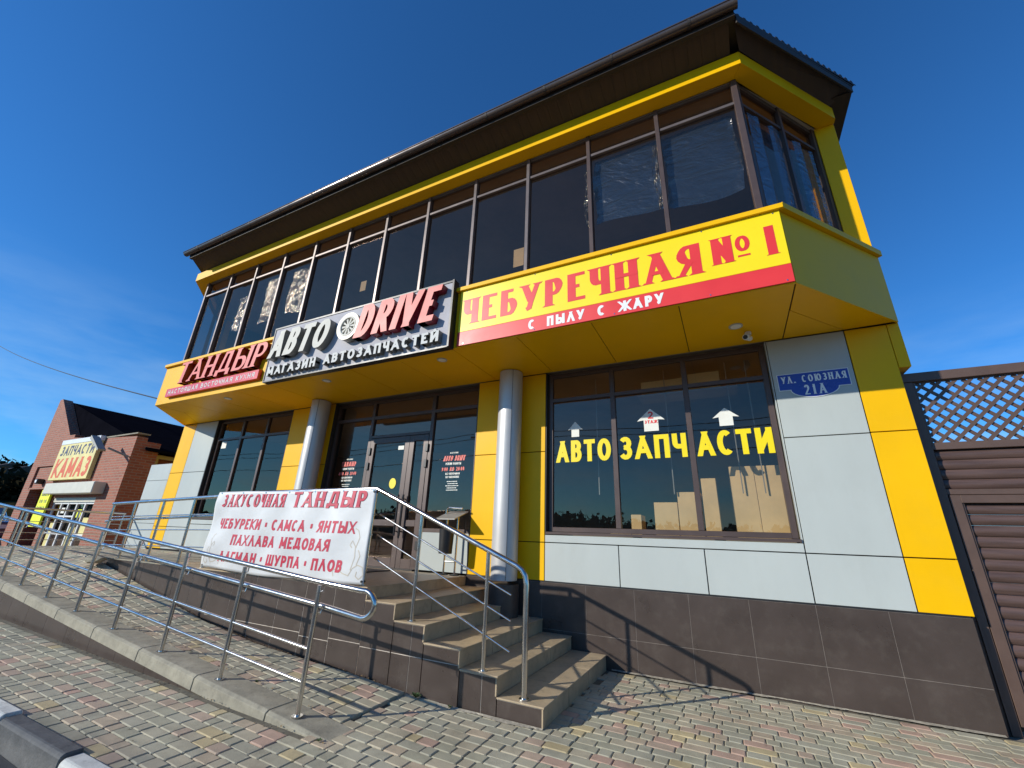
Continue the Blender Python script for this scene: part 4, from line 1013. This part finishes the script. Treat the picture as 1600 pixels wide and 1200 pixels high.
# paper left on panes
for (x0, x1, z0, z1, lb_) in ((-2.32, -2.16, 4.98, 5.28, 'tan paper in the lower corner of the fourth upper pane from the right'), (-5.35, -5.22, 5.35, 5.55, 'tan paper note on the upper pane above the raised wheel')):
    tag(box('paper_sheet', TAN, None, x0, x1, GY + .024, GY + .026, z0, z1), lb_, 'paper')

# ================================================================== TAN BOARDS BEHIND THE SHOP WINDOW
def boards(x0, x1, z1, lbl, z0=1.46):
    t = thing('display_box', (x0, .45, z0), lbl, 'box'); n = max(1, round((x1 - x0) / .26)); 
    for i in range(n):
        a = x0 + (x1 - x0) * i / n; b = x0 + (x1 - x0) * (i + 1) / n; box('board', TAN, t, a + .002, b - .002, .45 + random.uniform(0, .006), .75, z0, z1, bevel=.004)
for a in ((-1.50, -1.22, 1.52, 'lowest tan box at the left foot of the stepped stack in the shop window'), (-1.21, -1.07, 1.74, 'narrow tan box second lowest in the stepped stack in the shop window'),
          (-.90, -.60, 1.90, 'medium tan box in the middle pane left of the one touching the right mullion'), (-.595, -.31, 2.03, 'tan box touching the right mullion in the stepped stack, taller than its neighbour'),
          (-.29, -.11, 2.20, 'tall narrow tan box under the letter А of АСТИ in the shop window'), (.05, .61, 2.34, 'widest tallest tan box at the right end of the shop window')): boards(*a)
box('display_shelf', ROOM, shop, -2.2, .63, .30, .95, 1.38, 1.455)
for a in ((-.95, -.35, 3.44, 3.62, 'tan box high up behind the transom in the middle of the shop window'), (-.30, .10, 3.42, 3.66, 'tan box high up behind the transom above the right arrow')):
    t = thing('high_box', (a[0], .5, a[2]), a[4], 'box'); box('board', TAN, t, a[0], a[1], .45, .7, a[2], a[3])
box('high_shelf', ROOM, shop, -1.0, .3, .4, .8, 3.39, 3.415)
# vertical pipes glimpsed inside
for x in (-1.62, -.62, .18, .42): box('hanging_rod', GUTG, shop, x - .006, x + .006, .40, .412, 2.0, 3.75)

# ================================================================== GATE
gt = thing('yard_gate', (3.4, .2, 0), 'brown gate with diagonal lattice top and log-profile planks beside the yellow corner', 'gate')
GYY = .20; g0, g1 = 1.93, 5.2
box('frame_beam', GATE, gt, 1.86, g1, GYY - .05, GYY + .05, 3.14, 3.24, bevel=.004)
box('frame_post', GATE, gt, 1.86, 1.96, GYY - .05, GYY + .05, -.03, 3.135, bevel=.004)
box('frame_post', GATE, gt, g1 - .1, g1, GYY - .05, GYY + .05, -.03, 3.135)
LX0, LX1, LZ0, LZ1 = 1.985, 5.07, 2.47, 3.10
fr = MB(); fr.box(LX0 - .02, LX0, GYY - .02, GYY + .02, LZ0, LZ1 + .03); fr.box(LX0 - .02, LX1, GYY - .02, GYY + .02, LZ1 + .031, LZ1 + .052); fr.build('lattice_frame', GATE, gt)
box('mid_beam', GATE, gt, 1.962, g1 - .102, GYY - .035, GYY + .03, 2.395, 2.468, bevel=.003)
def lat(x, z, dx):     # slat from (x,z) going up with slope, clipped
    h = LZ1 + .03 - LZ0
    x0, x1, z0, z1 = x, x + dx * h, LZ0, LZ1 + .03
    if (x0 < LX0 and x1 < LX0) or (x0 > LX1 and x1 > LX1): return
    if x0 < LX0: z0 += (LX0 - x0) / dx; x0 = LX0
    if x1 < LX0: z1 = LZ0 + (LX0 - x) / dx; x1 = LX0
    if x1 > LX1: z1 = LZ0 + (LX1 - x) / dx; x1 = LX1
    if x0 > LX1: z0 += (LX1 - x0) / dx; x0 = LX1
    if z1 - z0 < .02: return
    v = Vector((x1 - x0, 0, z1 - z0)).normalized(); nn = Vector((-v.z, 0, v.x)) * .016
    yy = GYY - .006 if dx > 0 else GYY + .006
    a, b = Vector((x0, yy, z0)), Vector((x1, yy, z1))
    MB().prism([a - nn, a + nn, b + nn, b - nn], (0, -.0055, 0), (0, .0055, 0)).build('lattice_slat', GATE, gt)
x = LX0 - 1.2
while x < LX1 + 1.2: lat(x, LZ0, 1.0); lat(x, LZ0, -1.0); x += .125
def planks(z0, z1, x0, x1, n):
    h = (z1 - z0) / n
    for i in range(n):
        a = z0 + i * h; mb = MB(); prof = []
        for k in range(9):
            t = k / 8; prof.append((GYY - .022 * math.sin(math.pi * (.06 + .88 * t)) ** .7 + .012, a + .006 + (h - .012) * t))
        prof = [(GYY + .03, a + .001)] + [(prof[0][0] + .006, a + .001)] + prof + [(prof[-1][0] + .006, a + h - .001), (GYY + .03, a + h - .001)]
        mb.prism([(x0, y, z) for y, z in prof], (0, 0, 0), (x1 - x0, 0, 0)); mb.build('plank', GATEP, gt, smooth=True)
planks(2.0, 2.39, 1.975, g1 - .11, 4)
box('mid_beam', GATE, gt, 1.962, g1 - .102, GYY - .035, GYY + .03, 1.945, 1.998, bevel=.003)
leaf = MB(); leaf.box(1.968, 2.05, GYY - .045, GYY + .02, .05, 1.940); leaf.box(2.05, g1 - .14, GYY - .045, GYY + .02, 1.865, 1.940); leaf.box(2.05, g1 - .14, GYY - .045, GYY + .02, .07, .15); leaf.box(2.052, 2.068, GYY - .03, GYY + .02, .15, 1.865)
leaf.build('gate_leaf', GATE, gt, bevel=.003)
planks(.155, 1.86, 2.07, g1 - .15, 17)
box('gap_backing', BLK, gt, 1.955, 2.06, GYY + .031, GYY + .05, .0, 2.44); box('gap_backing', BLK, gt, 2.06, g1 - .1, GYY + .031, GYY + .05, 1.80, 2.44)  # added black strips behind the gaps, stop the sky showing through
box('latch_strip', GATE, gt, 1.885, 1.905, GYY - .075, GYY - .051, -.02, .86)

# ================================================================== ANNEX WALL LEFT OF THE SHOP
an = thing('annex_wall', (-12.8, .1, .5), 'low pale grey panelled wall left of the shop beside the yellow corner strip', 'wall')
box('core', DARKJ, an, -13.30, -12.31, .022, .3, .3, 2.80)
for c, d in ((.3, .86), (.86, 1.40), (1.40, 1.95), (1.95, 2.42), (2.42, 2.83)): box('facade_panel', GREY, an, -13.31, -12.31, .0, .02, c + .004, d - .004, bevel=.002)

# ================================================================== RED BRICK SHOP
RYB = .8
rb = thing('brick_shop', (-20.5, RYB, .3), 'red brick spare-parts shop with a black roof at the far left', 'building')
mb = MB()
def bp(poly, y0=RYB, y1=RYB + .3, m=BRICK, name='brick_wall'):
    b_ = MB(); b_.prism([(x, y0, z) for x, z in poly], (0, 0, 0), (0, y1 - y0, 0)); return b_.build(name, m, rb)
bp([(-24.35, .1), (-23.6, .1), (-23.6, 2.43), (-21.45, 2.43), (-21.45, .1), (-21.2, .1), (-21.2, 2.12), (-18.0, 2.12), (-18.0, .1), (-16.7, .1), (-16.7, 4.02), (-19.2, 4.12), (-21.5, 4.30), (-21.5, 4.42), (-21.95, 4.42), (-24.1, 6.10), (-24.35, 6.08)])
box('coping', CONC, rb, -19.3, -16.68, RYB - .02, RYB + .33, 4.10, 4.14)
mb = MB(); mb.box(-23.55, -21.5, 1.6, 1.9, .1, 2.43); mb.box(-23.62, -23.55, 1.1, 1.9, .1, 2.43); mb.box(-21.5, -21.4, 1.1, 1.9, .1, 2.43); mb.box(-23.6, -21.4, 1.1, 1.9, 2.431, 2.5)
mb.build('porch_recess', BRICK_SHADE, rb)
for x0, x1, z0, z1 in ((-23.6, -21.9, 3.28, 3.34), (-23.62, -23.56, 2.45, 3.28), (-23.6, -21.9, 2.44, 2.50)): box('brick_moulding', BRICK, rb, x0, x1, RYB - .06, RYB - .001, z0, z1)
lp = box('porch_lamp', BLK, rb, -22.75, -22.55, RYB - .2, RYB - .002, 2.62, 2.80, bevel=.02); box('lens', PLW, lp, -22.72, -22.58, RYB - .21, RYB - .2, 2.66, 2.76)
mb = MB(); mb.box(-17.0, -16.70, RYB + .301, 1.5, .1, 3.9); mb.build('side_pier', BRICK, rb)
mb = MB(); mb.box(-17.4, -17.1, 1.5, 26, .1, 3.60); mb.box(-24.6, -24.3, RYB + .31, 26, .1, 5.9); mb.build('side_wall', BRICK_SHADE, rb)
mb = MB(); mb.prism([(-24.2, 1.11, 6.06), (-16.5, 1.11, 3.66), (-16.5, 1.11, 3.58), (-24.2, 1.11, 5.98)], (0, 0, 0), (0, 26, 0)); mb.prism([(-24.2, 1.11, 6.06), (-25.2, 1.11, 3.6), (-25.2, 1.11, 3.5), (-24.2, 1.11, 5.98)], (0, 0, 0), (0, 26, 0)); mb.build('roof', NAVYR, rb)
# upright black sheet filling the gable end below the roof
mb = MB(); mb.prism([(-24.08, 1.105, 6.05), (-16.75, 1.105, 3.77), (-16.75, 1.105, 3.0), (-24.08, 1.105, 3.0)], (0, 0, 0), (0, .004, 0)); mb.build('roof_end', NAVYR, rb)
box('gutter_beam', GUTG, rb, -17.05, -16.90, 1.55, 14, 3.44, 3.56); box('downpipe', GUTG, rb, -17.06, -16.92, 1.52, 1.66, .3, 3.44)
# shutter box and shop window
wb = box('shutter_box', SHUT, rb, -21.25, -17.6, RYB - .32, RYB - .002, 2.22, 2.58, bevel=.02)
box('shutter_slats', SHUT, rb, -21.15, -18.0, RYB + .02, RYB + .06, 1.98, 2.12)
for z in (2.03, 2.08): box('slat_line', GUTG, rb, -21.15, -18.0, RYB + .015, RYB + .019, z, z + .008)
fwn = MB()
for x in (-21.17, -20.55, -20.0, -19.35, -18.75, -18.03): fwn.box(x - .035, x + .035, RYB + .06, RYB + .12, .3, 1.98)
fwn.box(-21.1, -18.0, RYB + .065, RYB + .115, 1.92, 1.98); fwn.box(-20.5, -19.4, RYB + .065, RYB + .115, 1.5, 1.55); fwn.box(-21.1, -18.0, RYB + .065, RYB + .115, .95, 1.0)
fw_ = fwn.build('window_frame', PLW, rb); MB().add([(-21.15, RYB + .09, .3), (-18.03, RYB + .09, .3), (-18.03, RYB + .09, 1.95), (-21.15, RYB + .09, 1.95)], [(0, 1, 2, 3)]).build('pane', GLL, fw_)
box('window_back', BLK, rb, -21.2, -18.0, RYB + .301, RYB + .306, .1, 2.12)
for (x0, x1, z0, z1, m_) in ((-19.2, -18.9, 1.5, 1.75, YNOTE), (-18.6, -18.15, .9, 1.5, KYEL), (-20.9, -20.65, .5, 1.3, KYEL), (-19.3, -18.9, .5, 1.2, KYEL), (-20.45, -20.2, 1.62, 1.8, PAPER)): box('poster', m_, rb, x0, x1, RYB + .085, RYB + .087, z0, z1)
ks = thing('spare_parts_sign', (-20.2, RYB - .1, 3.4), 'faded yellow sign ЗАПЧАСТИ КАМАЗ mounted above the shutter box on the brick wall', 'sign')
def kp(u, v): # sign corner interpolation
    return (-21.85 + u * 3.0, 2.72 + v * 1.42)
box('panel', KYEL, ks, -21.85, -18.85, RYB - .14, RYB - .02, 2.72, 4.0, bevel=.006); box('top_cap', PLW, ks, -21.85, -18.85, RYB - .15, RYB - .01, 4.002, 4.17, bevel=.006)
text_flat('lettering', NAVY, ks, 'ЗАПЧАСТИ', -21.65, -19.05, 3.58, 3.93, RYB - .141, .075, gap=.18, shear=.1)
text_flat('lettering', ORNG, ks, 'КАМАЗ', -21.70, -18.98, 2.80, 3.48, RYB - .141, .15, .13, gap=.12, shear=.06)
yn = thing('yellow_notice_board', (-21.7, RYB - .1, 1.9), 'narrow bright yellow notice board hanging left of the brick shop window', 'notice board')
box('panel', YNOTE, yn, -22.05, -21.25, RYB - .10, RYB - .04, 1.15, 2.40)
for i, (a, b) in enumerate(((2.18, 2.26), (1.95, 2.06), (1.75, 1.83))): text_flat('lettering', NAVY, yn, ('ЗАПЧАСТИ', '08:18', 'КАМАЗ')[i], -21.95, -21.35, a, b, RYB - .101, .02)
fl = thing('flood_lamp', (-17.3, .3, 3.6), 'slim floodlight on an arm sticking out from the brick pier', 'lamp')
MB().tube([(-16.75, .78, 3.35), (-17.0, .3, 3.55)], .03, 8).build('arm', GUTG, fl); mb = MB(); mb.prism([(-17.9, .1, 3.98), (-17.1, .1, 3.50), (-17.1, .1, 3.44), (-17.95, .1, 3.88)], (0, 0, 0), (0, .2, 0)); mb.build('lamp_head', GUTG, fl)

# ================================================================== OVERHEAD CABLE
pa, pb = Vector((-38.2, 1.0, 11.13)), Vector((-11.0, -1.24, 3.99)); pts = []
for i in range(41):
    t = i / 40; p = pa.lerp(pb, t); p.z -= .55 * 4 * t * (1 - t) * .35; pts.append(p)
tag(MB().tube(pts, .016, 6).build('power_cable', BLK), 'black overhead cable sagging from the sky to the left end of the band', 'cable')

# ================================================================== PARKED CAR FAR LEFT
car = thing('parked_car', (-27.5, .3, .46), 'dark grey car parked beyond the brick shop at the left edge', 'car')
def carbox(pts, y0, y1, name, m, bev=.0): 
    mb = MB(); mb.prism([(x, y0, z) for x, z in pts], (0, 0, 0), (0, y1 - y0, 0)); return mb.build(name, m, car, bevel=bev)
carbox([(-30.2, .72), (-30.25, 1.12), (-29.2, 1.25), (-28.4, 1.80), (-26.9, 1.86), (-26.0, 1.40), (-25.3, 1.25), (-25.2, .72), (-25.9, .66), (-29.4, .66)], -.6, 1.2, 'body', CARM, .05)
carbox([(-28.95, 1.28), (-28.3, 1.74), (-27.6, 1.76), (-27.6, 1.30)], -.606, -.601, 'side_window', BLK); carbox([(-27.5, 1.30), (-27.5, 1.76), (-26.95, 1.77), (-26.2, 1.36)], -.606, -.601, 'side_window', BLK)
for x in (-29.3, -26.1):
    for y in (-.62, 1.02):
        o = MB().tube([(x, y, .78), (x, y + .2, .78)], .32, 20).build('wheel', BLK, car); MB().tube([(x, y - .005, .78), (x, y + .01, .78)], .19, 14).build('rim', GUTG, o)
box('headlight', PLW, car, -25.30, -25.2, -.5, -.2, 1.02, 1.16); box('headlight', PLW, car, -25.30, -25.2, .8, 1.1, 1.02, 1.16)

# ================================================================== HILLS ALL ROUND
def hh(az, r):
    b = 9 + 5 * math.sin(az * 2.1 + .5) + 2.5 * math.sin(az * 5.3 + 1) + 1.2 * math.sin(az * 13)
    left = math.exp(-((math.degrees(az) % 360 - 284) / 22) ** 2) * 7
    return (b * .55 + left) * max(0, min(1, (r - 62) / 95)) ** .9
mb = MB(); na, nr = 120, 12; vs = []
for j in range(nr + 1):
    r = 60 + (j / nr) ** 1.6 * 240
    for i in range(na):
        az = 2 * math.pi * i / na; vs.append((r * math.sin(az), -5.6 + r * math.cos(az), -.4 + hh(az, r) if r < 170 else -.4 + hh(az, 170) * max(.1, 1 - (r - 170) / 200)))
mb.add(vs, [(j * na + i, j * na + (i + 1) % na, (j + 1) * na + (i + 1) % na, (j + 1) * na + i) for j in range(nr) for i in range(na)])
struct(mb.build('hills', HILLM, smooth=True))
# scrub and trees on the hills: leaf clumps
rnd = random.Random(5); mb = MB()
for k in range(1500):
    if k < 700: az = R(rnd.uniform(279, 288)); r = rnd.uniform(95, 112) if k % 4 == 0 else rnd.uniform(148, 176)
    else: az = R(rnd.uniform(120, 262)); r = rnd.uniform(62, 140)
    s = rnd.uniform(1.0, 2.6) * (1.0 if r > 90 else .8); bx, by = r * math.sin(az), -5.6 + r * math.cos(az); bz_ = -.4 + hh(az, r)
    lf = .2 if k < 700 else .36
    for q in range(34 if k < 700 else 18):
        c = Vector((bx + rnd.gauss(0, s * .5), by + rnd.gauss(0, s * .5), bz_ + s * .6 + rnd.gauss(0, s * .4)))
        d1 = Vector((rnd.gauss(0, 1), rnd.gauss(0, 1), rnd.gauss(0, 1))).normalized() * s * lf; d2 = Vector((rnd.gauss(0, 1), rnd.gauss(0, 1), rnd.gauss(0, 1))).normalized() * s * lf
        mb.add([c - d1, c + d2, c + d1, c - d2], [(0, 1, 2, 3)])
tag(stuff(mb.build('hillside_trees', TREEM)), 'dark leafless scrub and trees covering the hills', 'trees')
# utility poles reflected in the glass and seen on the hill
def pole(x, y, z, h, lbl, rr_=.14):
    t = thing('utility_pole', (x, y, z), lbl, 'pole'); MB().tube([(x, y, z), (x, y, z + h)], [rr_, rr_ * .6], 8).build('shaft', GUTG, t); rr_ > .1 and MB().box(x - .7, x + .7, y - .05, y + .05, z + h - .6, z + h - .48).build('crossarm', GUTG, t)
pole(-140, 24.5, 12, 4.5, 'thin pole on the left hill crest', .07)
pole(-14, -17, 0, 8, 'utility pole across the street'); pole(12, -17, 0, 8, 'utility pole across the street on the right')
for i, z in enumerate((7.7, 7.3, 6.2)): tag(MB().tube([Vector((-70 + 3.5 * k, -17 + .2 * i, z - .5 * math.sin(math.pi * ((k * 3.5 - 56) % 26) / 26))) for k in range(41)], .02, 5).build('street_cable', BLK), ('top', 'middle', 'lowest')[i] + ' cable strung between the poles across the street', 'cable')
# small houses on the left slope
for i, (az, r, w_, h_, c_) in enumerate(((282.9, 112, 5, 2.6, PAPER), (284.2, 128, 5.5, 2.8, GUTG), (283.3, 146, 5, 2.6, SHUT))):
    a = R(az); x, y = r * math.sin(a), -5.6 + r * math.cos(a); z = -.4 + hh(a, r) - .5
    t = thing('hill_house', (x, y, z), ('pale house low on the left hillside', 'grey house behind the pale one on the left hillside', 'cream house highest on the left hillside')[i], 'house')
    box('wall', mat('house_wall', (.30, .31, .32), .9), t, x - 3, x + 3, y - w_ / 2, y + w_ / 2, z, z + h_)
    mb = MB(); mb.prism([(x - 3.3, y - w_ / 2 - .4, z + h_), (x - 3.3, y + w_ / 2 + .4, z + h_), (x - 3.3, y, z + h_ + 1.3)], (0, 0, 0), (6.6, 0, 0)); mb.build('roof', SOFW, t)
    for q in (-1.8, 0, 1.8): box('window', BLK, t, x + 3.001, x + 3.03, y + q - .5, y + q + .5, z + .9, z + 1.9)

# ================================================================== WEEDS AND LITTER
def weed(x, y, z, s, n, lbl):
    rn = random.Random(int(x * 100)); mb = MB()
    for k in range(n):
        a = rn.uniform(0, 6.28); l = s * rn.uniform(.5, 1); d = Vector((math.cos(a), math.sin(a), rn.uniform(.3, 1.3))).normalized(); p0 = Vector((x, y, z)) + Vector((rn.gauss(0, s * .25), rn.gauss(0, s * .12), 0)); sd = Vector((-math.sin(a), math.cos(a), 0)) * l * .28
        m1 = p0 + d * l * .55; t = p0 + d * l - Vector((0, 0, l * .25)); mb.add([p0, m1 + sd, t, m1 - sd], [(0, 1, 2, 3)])
    tag(mb.build('weed', LEAF), lbl, 'weed')
weed(-2.70, -1.965, .03, .055, 34, 'green weed growing where the brown step side meets the paving')
weed(-2.35, -1.96, .01, .03, 14, 'tiny green sprig right of the larger weed by the step side')
weed(-3.9, -2.68, .12, .035, 16, 'small weed in the joint behind the ramp kerb near its lower end')
weed(-2.75, -2.98, .02, .03, 14, 'small weed at the tip of the ramp kerb')
mb = MB(); rn = random.Random(9)
for k in range(520):
    q = rn.random()
    if q < .45: x = rn.uniform(-7, -3.2); y = YI - abs(rn.gauss(0, .03)); z = zr(x, y)
    elif q < .75: x = rn.uniform(-9, -3.0); y = -2.70 + abs(rn.gauss(0, .05)); z = zr(x, y)
    elif q < .9: x = rn.uniform(-7, -2.6); y = -2.97 - abs(rn.gauss(0, .05)); z = zg(x)
    else: x = rn.uniform(-6, 1.5); y = rn.uniform(-3.7, -.1); z = zg(x)
    if q >= .9 and ((y > -3.0 and x < -2.6) or (y > -1.95 and x < -1.45)): continue
    s = rn.uniform(.004, .014); a = rn.uniform(0, 3.14); c, s_ = math.cos(a) * s, math.sin(a) * s
    mb.add([(x - c, y - s_, z + .004), (x + s_ * .5, y - c * .5, z + .009), (x + c, y + s_, z + .005), (x - s_ * .5, y + c * .5, z + .003)], [(0, 1, 2, 3)])
tag(stuff(mb.build('leaf_litter', DRY)), 'dry leaf crumbs and dust lying along the kerbs', 'litter')

# pale dust gathered along the foot of the wall and of the steps
rn = random.Random(21); mb = MB()
def dust(x0, x1, y, z, sgn, n):
    pts = []; wv = .02
    for i in range(n + 1):
        x = x0 + (x1 - x0) * i / n; wv = max(.006, min(.05, wv + rn.gauss(0, .006))); pts.append((x, wv))
    vs = [(x, y, z + .010) for x, w_ in pts] + [(x, y + sgn * w_, z + .0025) for x, w_ in pts]
    mb.add(vs, [(i, i + 1, n + 2 + i, n + 1 + i) for i in range(n)])
dust(-1.44, 1.80, -.003, 0, -1, 130); dust(-2.84, -1.50, PY - .014, .002, -1, 60)
tag(stuff(mb.build('dust_line', SAND)), 'pale dust and sand gathered where the brown tiles meet the paving', 'dust')
